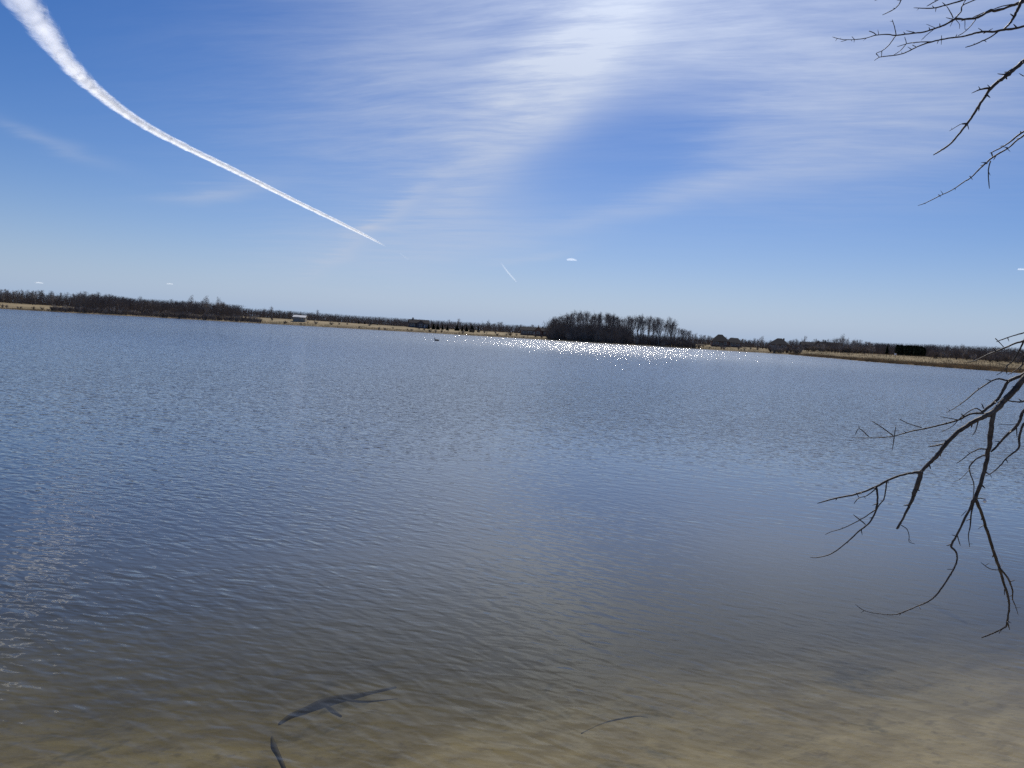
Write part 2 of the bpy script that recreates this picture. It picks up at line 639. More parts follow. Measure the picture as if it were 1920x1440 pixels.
wb = MB()
wb.box((0, 600, -5.0), (3000, 2400, 10.0))
wo = wb.build('lake_water', water_material())
tag(wo, kind='structure', label='rippled blue lake water')


def on_shore(u, back):
    """ground point in the photograph's column u, a distance behind the far waterline"""
    d = pdir(u, 640 + (u - 960) * 0.06)
    az = math.atan2(d.x, d.y)
    r = float(shore_r(math.degrees(az))) + back
    x, y = r * math.sin(az), r * math.cos(az)
    return Vector((x, y, far_z(x, y, back)))


def s1(t):
    t = min(1.0, max(0.0, t))
    return t * t * (3 - 2 * t)


def far_z(x, y, t):
    """same as terrain() on the far land, for one point"""
    if t <= 0:
        return -4.5 * s1(-t / 70.0)
    bump = 0.0
    for k, (fx, fy) in enumerate(((0.031, 0.012), (0.013, 0.027), (0.05, 0.041), (0.008, 0.006))):
        bump += math.sin(x * fx + _ph[k]) * math.cos(y * fy + _ph[k + 5])
    return 0.35 * s1(t / 3.0) + 2.3 * s1(t / 70.0) + 1.3 * s1((t - 50) / 150.0) + 4.0 * s1((t - 250) / 2500.0) + bump * 0.18 * s1(t / 60.0)


def z_at(u, v, p):
    """height on the vertical through p that shows at row v"""
    d = pdir(u, v)
    s = math.hypot(p.x, p.y) / math.hypot(d.x, d.y)
    return CAM_H + d.z * s

# ------------------------------------------------------------------ bare trees of the far shore
def grow_tree(seed, shape):
    """returns (trunk MB, crown MB) of a bare tree one unit tall"""
    rnd = random.Random(seed)
    tr, cr = MB(), MB()
    spread, first, lean, dens, tall = shape
    k = 0.0014

    def limb(p, d, length, rad, level):
        nseg = 4 if level < 2 else 3
        pts, rads = [p], [rad]
        q, dd = p.copy(), d.copy()
        for i in range(nseg):
            j = Vector((rnd.gauss(0, 1), rnd.gauss(0, 1), rnd.gauss(0, 1))) * (0.13 + 0.05 * level)
            dd = (dd + j + Vector((0, 0, 0.10 if level < 3 else 0.03))).normalized()
            q = q + dd * (length / nseg)
            pts.append(q.copy())
            rads.append(max(k * 0.5, rad * (1 - 0.7 * (i + 1) / nseg)))
        cr.tube(pts, rads, 3, cap=False)
        if level >= 4:
            return
        nk = (dens, dens, 5, 4)[level] if level < 4 else 0
        for i in range(nk):
            t = rnd.uniform(0.2, 1.0)
            f = t * nseg
            i0 = min(nseg - 1, int(f))
            pp = pts[i0].lerp(pts[i0 + 1], f - i0)
            ax = (pts[i0 + 1] - pts[i0]).normalized()
            side = ax.orthogonal().normalized()
            side = Matrix.Rotation(rnd.uniform(0, 6.283), 3, ax) @ side
            an = rnd.uniform(0.45, 1.0) * spread
            nd = (ax * math.cos(an) + side * math.sin(an)).normalized()
            limb(pp, nd, length * rnd.uniform(0.42, 0.68), max(k * 0.55, rad * 0.5 * (1.1 - 0.6 * t)), level + 1)

    # trunk
    n = 7
    pts, rads = [], []
    p = Vector((0, 0, -0.01))
    d = Vector((lean * rnd.uniform(-1, 1), lean * rnd.uniform(-1, 1), 1)).normalized()
    top = 0.80
    for i in range(n + 1):
        pts.append(p.copy())
        rads.append(0.017 * (1 - 0.85 * i / n) + 0.002)
        d = (d + Vector((rnd.gauss(0, 0.05), rnd.gauss(0, 0.05), 0.05))).normalized()
        p = p + d * (top / n)
    rads[0] *= 1.5
    tr.tube(pts, rads, 6)
    nb = tall
    for i in range(nb):
        t = first + (1 - first) * (i + rnd.random()) / nb
        f = t * n
        i0 = min(n - 1, int(f))
        pp = pts[i0].lerp(pts[i0 + 1], f - i0)
        a = i * 2.4 + rnd.uniform(-.5, .5)
        up = rnd.uniform(0.75, 1.25) + 0.6 * t
        nd = Vector((math.cos(a) * spread, math.sin(a) * spread, up)).normalized()
        limb(pp, nd, (0.52 - 0.36 * t) * rnd.uniform(0.7, 1.2), rads[i0] * 0.6, 1)
    limb(pts[-1], d, 0.16, rads[-1], 1)
    # normalise the height to one
    zt = max(v[2] for v in cr.v)
    for mb in (tr, cr):
        mb.v = [(a / zt, b / zt, c / zt) for a, b, c in mb.v]
    return tr, cr


def grow_conifer(seed, fat):
    rnd = random.Random(seed)
    tr, cr = MB(), MB()
    tr.tube([(0, 0, -0.01), (0, 0, 0.5), (0, 0, 0.97)], [0.02, 0.012, 0.002], 6)
    n = 26
    for i in range(n):
        t = 0.06 + 0.92 * i / n
        L = fat * (1 - t) ** 0.8 * 0.34 + 0.012
        m = max(5, int(15 * (1 - t) + 4))
        for j in range(m):
            a = 6.283 * (j + rnd.random()) / m
            l = L * rnd.uniform(0.7, 1.15)
            z0 = t + rnd.uniform(-0.015, 0.015)
            u = Vector((math.cos(a), math.sin(a), 0))
            w = Vector((-math.sin(a), math.cos(a), 0))
            dr = -0.25 * l + rnd.uniform(-0.02, 0.02)
            for s in range(3):
                f0, f1 = s / 3.0, (s + 1.2) / 3.0
                c0 = u * (l * f0) + Vector((0, 0, z0 + dr * f0))
                c1 = u * (l * f1) + Vector((0, 0, z0 + dr * f1 + 0.012))
                wd = l * 0.30 * (1.05 - f0) + 0.006
                tw = rnd.uniform(-0.5, 0.5)
                ww = w * wd + Vector((0, 0, wd * tw))
                cr.quad(c0 - ww, c1 - ww * 0.4, c1 + ww * 0.4, c0 + ww)
                cr.quad(c0 + Vector((0, 0, 0.018)), c0 - Vector((0, 0, 0.030)), c1 - Vector((0, 0, 0.02)))
    return tr, cr


def grow_shrub(seed):
    rnd = random.Random(seed)
    st, cr = MB(), MB()
    for i in range(9):
        a = rnd.uniform(0, 6.283)
        lean = rnd.uniform(0.1, 0.9)
        d = Vector((math.cos(a) * lean, math.sin(a) * lean, 1)).normalized()
        L = rnd.uniform(0.55, 0.95)
        base = Vector((rnd.gauss(0, 0.07), rnd.gauss(0, 0.07), -0.02))
        pts = [base + d * (L * q / 4) + Vector((rnd.gauss(0, .02), rnd.gauss(0, .02), 0)) for q in range(5)]
        st.tube(pts, [0.016, 0.013, 0.010, 0.007, 0.004], 4)
        for j in range(34):
            t = rnd.uniform(0.15, 1)
            f = t * 4
            i0 = min(3, int(f))
            p = pts[i0].lerp(pts[i0 + 1], f - i0)
            a2 = rnd.uniform(0, 6.283)
            d2 = (d * 0.7 + Vector((math.cos(a2), math.sin(a2), rnd.uniform(-.2, .8))) * 0.8).normalized()
            l2 = rnd.uniform(0.1, 0.32)
            cr.tube([p, p + d2 * l2 * 0.5, p + d2 * l2 + Vector((0, 0, 0.02))], [0.008, 0.007, 0.004], 3, cap=False)
    return st, cr


def grow_evergreen(seed):
    """broad, round-shouldered evergreen of dense needle tufts"""
    rnd = random.Random(seed)
    tr, cr = MB(), MB()
    tr.tube([(0, 0, -0.01), (0, 0, 0.5), (0, 0, 0.9)], [0.022, 0.015, 0.004], 6)
    for i in range(1500):
        z = rnd.random() ** 0.9
        prof = 0.21 * (1 - max(0.0, (z - 0.62) / 0.40) ** 2.2) * (0.86 + 0.14 * math.sin(i * 0.7))
        rr = prof * math.sqrt(rnd.uniform(0.25, 1.0)) * rnd.uniform(0.85, 1.12)
        a = rnd.uniform(0, 6.283)
        c = Vector((math.cos(a) * rr, math.sin(a) * rr, 0.03 + 0.95 * z))
        d = Vector((math.cos(a), math.sin(a), rnd.uniform(0.1, 1.2))).normalized() * rnd.uniform(0.06, 0.11)
        w = Vector((rnd.gauss(0, 1), rnd.gauss(0, 1), rnd.gauss(0, 1))).normalized() * rnd.uniform(0.03, 0.055)
        cr.quad(c - w, c + w, c + d)
    return tr, cr


SHAPES = [  # spread, first branch, lean, density, limbs
    (0.50, 0.28, 0.08, 5, 11),
    (0.60, 0.32, 0.14, 5, 10),
    (0.42, 0.25, 0.06, 5, 12),
    (0.75, 0.20, 0.08, 6, 12),
    (1.00, 0.20, 0.08, 6, 12),
    (0.45, 0.38, 0.14, 5, 9),
    (0.90, 0.15, 0.05, 6, 14),
]
PROTO = {}


def proto(kind):
    """mesh data of a kind of plant, made once and shared by all its copies"""
    if kind not in PROTO:
        if kind[0] == 'bare':
            t, c = grow_tree(100 + kind[1], SHAPES[kind[1]])
            pale = kind[2]
            PROTO[kind] = (t.mesh('trunk', M['bark_pale' if pale else 'bark_far'], True), c.mesh('crown', M['twig_pale' if pale else 'twig_far']))
        elif kind[0] == 'evergreen':
            t, c = grow_evergreen(700 + kind[1])
            PROTO[kind] = (t.mesh('trunk', M['bark_far'], True), c.mesh('crown', M['needles']))
        elif kind[0] == 'conifer':
            t, c = grow_conifer(300 + kind[1], (0.75, 1.0, 1.3)[kind[1] % 3])
            PROTO[kind] = (t.mesh('trunk', M['bark_far'], True), c.mesh('crown', M['needles']))
        else:
            t, c = grow_shrub(500 + kind[1])
            PROTO[kind] = (t.mesh('stems', M['bark_far']), c.mesh('crown', M['twig_pale' if kind[1] % 3 == 0 else 'twig_far']))
    return PROTO[kind]


RND = random.Random(11)


def plant(name, kind, u, back, top, label, cat, group=None, wide=1.0, hgt=None):
    p = on_shore(u, back)
    h = hgt if hgt else max(0.6, z_at(u, top, p) - p.z)
    root = empty(name, p, RND.uniform(0, 6.283))
    root.scale = (h * wide, h * wide, h)
    tag(root, label, cat, group)
    tm, cm = proto(kind)
    for nm, me in (('stem' if name == 'shrub' else 'trunk', tm), ('crown', cm)):
        o = bpy.data.objects.new(nm, me)
        COL.objects.link(o)
        o.parent = root
    return root


# tree-top line of the photograph (column, row)
TOPS = [(-60, 540), (0, 542), (50, 544), (100, 546), (140, 550), (163, 547), (180, 545), (200, 548), (215, 556), (240, 560), (290, 563), (320, 563), (350, 563), (410, 566), (440, 573), (480, 578), (520, 582),
        (560, 586), (600, 589), (640, 592), (660, 595), (680, 600), (720, 600), (755, 601), (800, 604), (850, 606), (900, 609), (930, 604), (970, 606), (1000, 609), (1018, 611), (1024, 604), (1032, 594), (1050, 585), (1085, 578),
        (1110, 580), (1140, 583), (1160, 587), (1185, 587), (1210, 584), (1230, 588), (1250, 594), (1265, 603), (1290, 613), (1310, 622), (1340, 630), (1400, 634), (1450, 637), (1500, 635), (1540, 635), (1575, 629),
        (1600, 633), (1640, 642), (1680, 649), (1740, 652), (1775, 653), (1805, 651), (1850, 656), (1920, 655), (2000, 662)]
_tu = [a for a, b in TOPS]
_tv = [b for a, b in TOPS]


def top_at(u):
    return float(np.interp(u, _tu, _tv))


def stand(u0, u1, n, backs, label, group, kinds, jit=(-4.0, 7.0), wide=(0.8, 1.15), pale=0.4, name='bare_tree'):
    for i in range(n):
        u = u0 + (u1 - u0) * (i + RND.random()) / n
        v = top_at(u) + RND.uniform(*jit)
        k = RND.choice(kinds)
        plant(name, ('bare', k, RND.random() < pale), u, RND.uniform(*backs), v, label, 'tree', group, RND.uniform(*wide))


stand(-40, 140, 34, (75, 150), 'bare tree in the dense row behind the tan field at far left', 'trees behind the left field', [0, 2, 3, 4], wide=(1.0, 1.5))
stand(140, 235, 22, (25, 110), 'bare tree in the taller clump rising from the left shore', 'trees of the taller left clump', [0, 1, 2, 3], wide=(0.9, 1.3))
stand(235, 445, 38, (35, 120), 'bare tree in the low wood between the tall left clump and the white barn', 'trees of the low left wood', [0, 2, 3, 6], wide=(1.1, 1.6))
stand(445, 690, 38, (70, 150), 'bare tree in the dropping treeline around the white-roofed barn', 'trees around the barn', [0, 2, 3, 6], wide=(1.1, 1.6))
stand(690, 1018, 40, (70, 150), 'bare tree in the low row between the two dark left houses', 'trees behind the dark houses', [0, 2, 3, 6], jit=(-4, 4), wide=(0.9, 1.4))
stand(1026, 1170, 34, (5, 45), 'tall bare tree packed in the left half of the central wood', 'tall trees of the central wood, left half', [0, 1, 2, 5], jit=(-1, 11), wide=(0.85, 1.15), pale=0.3)
stand(1170, 1300, 27, (5, 45), 'tall bare tree in the thinner right half of the central wood', 'tall trees of the central wood, right half', [0, 1, 2, 5], jit=(-1, 10), wide=(0.75, 1.05), pale=0.3)
stand(1300, 1475, 24, (60, 120), 'bare tree in the low row behind the two hip-roofed houses', 'trees behind the hip-roofed houses', [0, 2, 3, 6], jit=(-2, 4), wide=(0.9, 1.4))
stand(1475, 1665, 27, (90, 190), 'bare tree in the rounded wood behind the reedy point', 'trees behind the reedy point', [0, 2, 3, 6], jit=(-2, 4), wide=(0.9, 1.4))
stand(1735, 1965, 32, (70, 150), 'bare tree in the row behind the right-hand meadow', 'trees behind the right meadow', [0, 2, 3, 6], jit=(-2, 5), wide=(0.8, 1.2))

stand(1648, 1748, 16, (105, 160), 'bare tree half hidden behind the evergreen screen at right', 'trees behind the evergreen screen', [0, 2, 3, 6], jit=(-1, 3), wide=(1.0, 1.5))

# trees that stand out
for u, back, top, k, pale, wide, lab in [
    (355, 60, 552, 4, True, 0.9, 'wide pale bare tree rising above the low left wood, leftmost of three'),
    (383, 60, 553, 4, True, 1.05, 'wide pale bare tree rising above the low left wood, middle of three'),
    (411, 60, 556, 4, True, 0.9, 'wide pale bare tree rising above the low left wood, rightmost of three'),
    (263, 60, 554, 3, True, 1.0, 'pale bare tree poking up just right of the tall left clump'),
    (508, 90, 573, 2, True, 0.8, 'slim pale bare tree poking up just left of the barn'),
    (594, 100, 579, 2, True, 0.7, 'slim pale bare tree poking up just right of the barn'),
    (841, 70, 598, 3, True, 1.0, 'pale bare tree above the small spruces, left of a pair'),
    (858, 70, 596, 3, True, 1.0, 'pale bare tree above the small spruces, right of a pair'),
    (912, 30, 597, 6, False, 1.0, 'round-headed dense bare tree left of the long gabled house'),
    (1033, 12, 592, 4, False, 1.05, 'spreading bare tree at the left end of the central wood'),
    (1256, 15, 592, 1, False, 0.9, 'leaning bare tree at the right end of the central wood'),
    (1424, 80, 629, 4, True, 1.2, 'round pale bare tree between the two hip-roofed houses'),
    (1506, 100, 628, 3, True, 0.9, 'pale bare tree just right of the peaked hip-roofed house'),
    (1574, 120, 625, 4, True, 0.9, 'tallest pale bare tree above the wood behind the reedy point'),
    (1804, 60, 644, 4, True, 1.0, 'wide bare tree standing out right of the evergreen screen'),
    (1858, 70, 648, 4, True, 1.1, 'wide pale bare tree seen through the overhanging twigs at right'),
    (1776, 50, 651, 6, False, 1.0, 'dense round bare tree next to the evergreen screen'),
    (1395, 8, 639, 6, False, 1.5, 'dark low spreading tree on the shore between the hip-roofed houses'),
]:
    plant('bare_tree', ('bare', k, pale), u, back, top, lab, 'tree', None, wide)

# evergreens
for i, u in enumerate((803, 812, 820, 829, 838, 856, 866, 874, 884, 896)):
    plant('spruce_tree', ('conifer', i % 3), u, 45 + 12 * RND.random(), 605 + 0.05 * (u - 803) + RND.uniform(-1.5, 3), 'small dark spruce in the row left of the round-headed bare tree', 'tree', 'row of small spruces', 1.0)
for i, (u, t) in enumerate(((672, 601), (683, 603), (695, 604), (707, 606))):
    plant('spruce_tree', ('conifer', i % 3), u, 60, t, 'tiny dark spruce between the barn and the dark house', 'tree', 'tiny spruces right of the barn', 1.1)
plant('spruce_tree', ('conifer', 0), 1661, 85, 645, 'single narrow dark evergreen left of the evergreen screen', 'tree', None, 0.8)
for i, u in enumerate((1681, 1687, 1693, 1699, 1705, 1711, 1717, 1723, 1729)):
    plant('evergreen_tree', ('evergreen', i % 4), u, 66 + (i % 3) * 5, 647.5 + 0.05 * (u - 1681) + RND.uniform(-1.0, 1.2), 'dark evergreen in the solid screen behind the right meadow', 'tree', 'evergreen screen', RND.uniform(1.0, 1.25))

# shrubs on the waterside
def shrubs(u0, u1, n, backs, hh, label, group, wide=(1.0, 1.6)):
    for i in range(n):
        u = u0 + (u1 - u0) * (i + RND.random()) / n
        plant('shrub', ('shrub', RND.randint(0, 5)), u, RND.uniform(*backs), 0, label, 'shrub', group, RND.uniform(*wide), RND.uniform(*hh))


shrubs(-20, 95, 8, (2, 14), (1.0, 2.0), 'low bare shrub at the water edge below the far left field', 'shrubs below the left field')
shrubs(95, 480, 62, (1.5, 18), (1.8, 4.0), 'dark bare shrub lining the shore under the left woods', 'shrubs under the left woods')
shrubs(480, 770, 16, (3, 40), (0.8, 2.2), 'small bare shrub on the grass shore below the barn', 'shrubs below the barn')
shrubs(770, 1020, 22, (6, 50), (1.2, 2.6), 'bare shrub on the grass slope below the long gabled house', 'shrubs below the gabled house')
shrubs(1024, 1310, 60, (1.5, 20), (2.2, 5.0), 'dark shrub in the undergrowth at the foot of the central wood', 'undergrowth of the central wood')
shrubs(1310, 1440, 14, (5, 60), (1.0, 2.6), 'bare shrub on the tan slope below the left hip-roofed house', 'shrubs below the left hip-roofed house')
shrubs(1440, 1500, 16, (2, 30), (2.5, 5.0), 'dense dark shrub below the peaked house beside the reedy point', 'shrubs beside the reedy point')
shrubs(1500, 1640, 26, (60, 110), (2.2, 4.5), 'dark shrub along the back of the reedy point', 'shrubs behind the reedy point')
shrubs(1740, 1930, 16, (55, 80), (1.6, 3.4), 'dark shrub at the back edge of the right meadow', 'shrubs behind the right meadow')


# undergrowth mass deep in the woods (cannot be told apart)
def thicket(name, label, segs, seed):
    rnd = random.Random(seed)
    mb = MB()
    for (u0, u1, b0, b1, hh, n) in segs:
        for i in range(n):
            u = rnd.uniform(u0, u1)
            p = on_shore(u, rnd.uniform(b0, b1))
            h = hh * rnd.uniform(0.5, 1.1)
            q = p
            d = Vector((rnd.gauss(0, 0.22), rnd.gauss(0, 0.22), 1))
            e = p + d * h
            w = 0.05 * rnd.uniform(0.7, 1.5)
            mb.quad((q.x - w, q.y, q.z), (q.x + w, q.y, q.z), (e.x + 0.3 * w, e.y, e.z), (e.x - 0.3 * w, e.y, e.z))
            for j in range(3):
                t = rnd.uniform(0.3, 0.9)
                a = p + d * (h * t)
                b = a + Vector((rnd.gauss(0, 0.9), rnd.gauss(0, 0.4), rnd.uniform(0.2, 0.9))) * (0.22 * h)
                mb.quad((a.x, a.y, a.z - 0.04), (b.x, b.y, b.z), (a.x, a.y, a.z + 0.04))
    o = mb.build(name, M['brush'])
    tag(o, label, 'undergrowth', None, 'stuff')


thicket('undergrowth', 'dark tangled undergrowth filling the foot of the far woods', [
    (-60, 140, 95, 160, 5.5, 3000), (140, 240, 30, 120, 7.0, 2400), (235, 450, 45, 130, 6.5, 4600), (450, 690, 85, 160, 5.0, 3600), (690, 1020, 78, 160, 5.2, 5000),
    (1026, 1180, 6, 55, 9.5, 5200), (1170, 1300, 6, 55, 5.5, 2400), (95, 490, 0.5, 28, 1.7, 4200), (1300, 1475, 75, 130, 4.5, 2600), (1475, 1665, 100, 190, 5.0, 3600), (1640, 1750, 88, 160, 5.0, 2000), (1735, 1980, 80, 160, 5.0, 4000)], 5)


# dry reeds and grass along the waterline
def reeds(name, label, segs, seed):
    rnd = random.Random(seed)
    mb = MB()
    for (u0, u1, b0, b1, hh, n) in segs:
        for i in range(n):
            u = rnd.uniform(u0, u1)
            p = on_shore(u, b0 + (b1 - b0) * rnd.random() ** 1.5)
            h = hh * rnd.uniform(0.45, 1.1) * (0.75 + 0.5 * mnoise.noise(Vector((p.x * 0.06, p.y * 0.06, 0))))
            w = rnd.uniform(0.02, 0.05)
            e = Vector((p.x + rnd.gauss(0, 0.15) * h, p.y + rnd.gauss(0, 0.15) * h, p.z + h))
            mb.quad((p.x - w, p.y, p.z - 0.05), (p.x + w, p.y, p.z - 0.05), (e.x, e.y, e.z))
    o = mb.build(name, M['reed'])
    tag(o, label, 'reeds', None, 'stuff')


reeds('dry_reeds', 'tan dry reeds and tall grass fringing the far shore', [
    (1478, 1960, -1.0, 14, 1.3, 22000), (1500, 1960, 10, 75, 0.7, 14000), (1300, 1480, 0, 50, 0.6, 5000), (480, 1025, -0.5, 30, 0.7, 12000), (-50, 110, -0.5, 12, 0.7, 2500), (110, 480, 8, 40, 0.6, 3000), (1025, 1300, -0.5, 4, 0.6, 3000)], 8)


# ------------------------------------------------------------------ houses
def gable(mb, x0, x1, y0, y1, z0, z1, axis='x', over=0.4, th=0.22):
    """gabled roof slabs; the ridge runs along axis"""
    if axis == 'x':
        ym = (y0 + y1) / 2
        for s, ye in ((-1, y0 - over), (1, y1 + over)):
            a, b = x0 - over, x1 + over
            zb = z0 - over * (z1 - z0) / ((y1 - y0) / 2)
            lo = [(a, ye, zb), (b, ye, zb), (b, ym, z1), (a, ym, z1)]
            hi = [(p[0], p[1], p[2] + th) for p in lo]
            n = len(mb.v)
            mb.v += lo + hi
            for q in ((0, 1, 2, 3), (4, 5, 6, 7), (0, 1, 5, 4), (1, 2, 6, 5), (2, 3, 7, 6), (3, 0, 4, 7)):
                mb.f.append(tuple(n + i for i in q))
    else:
        xm = (x0 + x1) / 2
        for xe in (x0 - over, x1 + over):
            a, b = y0 - over, y1 + over
            zb = z0 - over * (z1 - z0) / ((x1 - x0) / 2)
            lo = [(xe, a, zb), (xe, b, zb), (xm, b, z1), (xm, a, z1)]
            hi = [(p[0], p[1], p[2] + th) for p in lo]
            n = len(mb.v)
            mb.v += lo + hi
            for q in ((0, 1, 2, 3), (4, 5, 6, 7), (0, 1, 5, 4), (1, 2, 6, 5), (2, 3, 7, 6), (3, 0, 4, 7)):
                mb.f.append(tuple(n + i for i in q))


def hip(mb, x0, x1, y0, y1, z0, z1, ridge, over=0.5):
    """hipped roof with a ridge of the given length along x"""
    a0, a1, b0, b1 = x0 - over, x1 + over, y0 - over, y1 + over
    xm, ym = (x0 + x1) / 2, (y0 + y1) / 2
    n = len(mb.v)
    mb.v += [(a0, b0, z0), (a1, b0, z0), (a1, b1, z0), (a0, b1, z0), (xm - ridge / 2, ym, z1), (xm + ridge / 2, ym, z1),
             (a0, b0, z0 - 0.2), (a1, b0, z0 - 0.2), (a1, b1, z0 - 0.2), (a0, b1, z0 - 0.2)]
    for q in ((0, 1, 5, 4), (2, 3, 4, 5), (1, 2, 5), (3, 0, 4), (9, 8, 7, 6), (0, 6, 7, 1), (1, 7, 8, 2), (2, 8, 9, 3), (3, 9, 6, 0)):
        mb.f.append(tuple(n + i for i in q))


def gable_wall(mb, x0, x1, y, z0, z1, th=0.2):
    xm = (x0 + x1) / 2
    n = len(mb.v)
    mb.v += [(x0, y, z0), (x1, y, z0), (xm, y, z1), (x0, y + th, z0), (x1, y + th, z0), (xm, y + th, z1)]
    for q in ((0, 1, 2), (5, 4, 3), (0, 3, 4, 1), (1, 4, 5, 2), (2, 5, 3, 0)):
        mb.f.append(tuple(n + i for i in q))


def window(root, x, y, z, w, h):
    f = MB()
    for dx, dz, sx, sz in ((0, h / 2, w + 0.16, 0.09), (0, -h / 2, w + 0.16, 0.09), (-w / 2 - 0.035, 0, 0.09, h - 0.09), (w / 2 + 0.035, 0, 0.09, h - 0.09)):
        f.box((x + dx, y - 0.03, z + dz), (sx, 0.1, sz))
    fo = f.build('window', M['white'], root)
    p = MB()
    p.box((x, y - 0.008, z), (w - 0.03, 0.03, h - 0.1))
    p.build('pane', M['glass'], fo)


def door(root, x, y, z0, w=1.0, h=2.1, mat='white'):
    d = MB()
    d.box((x, y - 0.02, z0 + h / 2), (w, 0.08, h))
    do = d.build('door', M[mat], root)
    k = MB()
    k.box((x + w * 0.38, y - 0.09, z0 + 1.0), (0.08, 0.06, 0.08))
    k.build('handle', M['glass'], do)


def house(u, back, label, px_w, kind, wall, cat='house', rz=0.0, roof='shingle'):
    p = on_shore(u, back)
    dist = math.hypot(p.x, p.y)
    w = px_w / F_PX * dist
    root = empty('house' if cat == 'house' else cat, (p.x, p.y, p.z), -math.atan2(p.x, p.y) + R(rz))
    tag(root, label, cat)
    wa, ro = MB(), MB()
    if kind == 'barn':
        dp, h, rise = 9.0, 2.3, 1.1
        wa.box((0, 0, h / 2 - 0.3), (w, dp, h + 0.6))
        for s in (-1, 1):
            gable_x(wa, s * (w / 2 - 0.1) - 0.1, -dp / 2, dp / 2, h, h + rise)
        gable(ro, -w / 2, w / 2, -dp / 2, dp / 2, h, h + rise, 'x', 0.35, 0.12)
        yf = -dp / 2
        door(root, -w * 0.18, yf, 0, 3.0, 2.5, 'siding')
        window(root, w * 0.28, yf, 1.6, 1.0, 0.9)
    elif kind == 'two_gable':
        dp, h, rise = 8.0, 2.9, 2.0
        wa.box((0, 0, h / 2 - 0.4), (w, dp, h + 0.8))
        gable(ro, -w / 2, w / 2, -dp / 2, dp / 2, h, h + rise, 'x')
        for s in (-1, 1):
            gable_x(wa, s * (w / 2 - 0.1) - 0.1, -dp / 2, dp / 2, h, h + rise)
        gx = w * 0.05
        gw = min(5.0, w * 0.36)
        wa.box((gx, -dp / 2 - 0.7, h / 2 - 0.4), (gw, 1.39, h + 0.8))
        gable_wall(wa, gx - gw / 2, gx + gw / 2, -dp / 2 - 1.39, h, h + gw * 0.36)
        gable(ro, gx - gw / 2, gx + gw / 2, -dp / 2 - 1.4, 0.3, h, h + gw * 0.36, 'y', 0.3)
        yf = -dp / 2
        for wx in (-0.40, -0.27, 0.34, 0.44):
            for wz in (1.6,):
                window(root, wx * w, yf, wz, 1.0, 1.4)
        for wz in (1.5,):
            window(root, gx, yf - 1.395, wz, 1.6, 1.5)
        door(root, w * 0.255, yf, 0.0)
        ch = MB()
        ch.box((-w * 0.3, 1.0, h + rise), (0.9, 0.9, 2.6))
        ch.build('chimney', M['brick'], root)
    elif kind == 'hip':
        dp, h, rise = 11.0, 3.0, 3.8
        wa.box((0, 0, h / 2 - 0.5), (w, dp, h + 1.0))
        hip(ro, -w / 2, w / 2, -dp / 2, dp / 2, h, h + rise, w * 0.22)
        yf = -dp / 2
        for wx in (-0.36, -0.18, 0.22, 0.38):
            window(root, wx * w, yf, 1.7, 1.2, 1.5)
        door(root, 0.02 * w, yf, 0.0, 1.8, 2.2, 'glass')
        ch = MB()
        ch.box((w * 0.2, 1.5, h + rise * 0.75), (0.9, 0.7, 2.2))
        ch.build('chimney', M['brick'], root)
    elif kind == 'hip_wing':
        dp, h, rise = 12.0, 3.0, 4.2
        w1 = w * 0.56
        x1 = -w / 2 + w1 / 2
        wa.box((x1, 0, h / 2 - 0.5), (w1, dp, h + 1.0))
        hip(ro, x1 - w1 / 2, x1 + w1 / 2, -dp / 2, dp / 2, h, h + rise, w1 * 0.25)
        x2 = x1 + w1 / 2 + w * 0.22
        wa.box((x2, 0.6, h / 2 - 0.7), (w * 0.44 - 0.01, dp - 2.4, h + 0.6))
        hip(ro, x2 - w * 0.26, x2 + w * 0.22, -dp / 2 + 1.8, dp / 2 - 0.6, h - 0.4, h + rise * 0.62, w * 0.26)
        yf = -dp / 2
        for wx in (-0.43, -0.32, -0.06):
            window(root, wx * w, yf, 1.8, 1.3, 1.6)
        door(root, -0.19 * w, yf, 0.0, 1.8, 2.2, 'glass')
        for wx in (0.17, 0.28, 0.40):
            window(root, wx * w, yf + 1.8, 1.6, 1.1, 1.3)
    else:   # 'long' : low house with a stone half, a gabled centre and a lower end
        dp, h, rise = 8.0, 2.9, 1.8
        wa.box((0, 0, h / 2 - 0.5), (w, dp, h + 1.0))
        gable(ro, -w / 2, w / 2, -dp / 2, dp / 2, h, h + rise, 'x')
        for s in (-1, 1):
            gable_x(wa, s * (w / 2 - 0.1) - 0.1, -dp / 2, dp / 2, h, h + rise)
        gx, gw = w * 0.16, 4.4
        wa.box((gx, -dp / 2 - 0.8, h / 2 - 0.5), (gw, 1.59, h + 1.0))
        gable_wall(wa, gx - gw / 2, gx + gw / 2, -dp / 2 - 1.59, h, h + 2.3)
        gable(ro, gx - gw / 2, gx + gw / 2, -dp / 2 - 1.6, 0.5, h, h + 2.3, 'y', 0.3)
        yf = -dp / 2
        for k, wx in enumerate((-0.43, -0.34, -0.25, -0.16, -0.07)):
            window(root, wx * w, yf, 1.7, 1.1, 1.5)
        for wz in (1.6,):
            window(root, gx, yf - 1.595, wz, 1.8, 1.3)
        window(root, w * 0.40, yf, 1.7, 1.3, 1.5)
        door(root, w * 0.025, yf, 0.0)
        ch = MB()
        ch.box((w * 0.3, 1.2, h + rise), (0.9, 0.9, 2.2))
        ch.build('chimney', M['brick'], root)
    wa.build('wall', M[wall], root)
    ro.build('roof', M[roof], root)
    return root


def gable_x(mb, x, y0, y1, z0, z1, th=0.2):
    ym = (y0 + y1) / 2
    n = len(mb.v)
    mb.v += [(x, y0, z0), (x, y1, z0), (x, ym, z1), (x + th, y0, z0), (x + th, y1, z0), (x + th, ym, z1)]
    for q in ((2, 1, 0), (3, 4, 5), (0, 1, 4, 3), (1, 2, 5, 4), (2, 0, 3, 5)):
        mb.f.append(tuple(n + i for i in q))


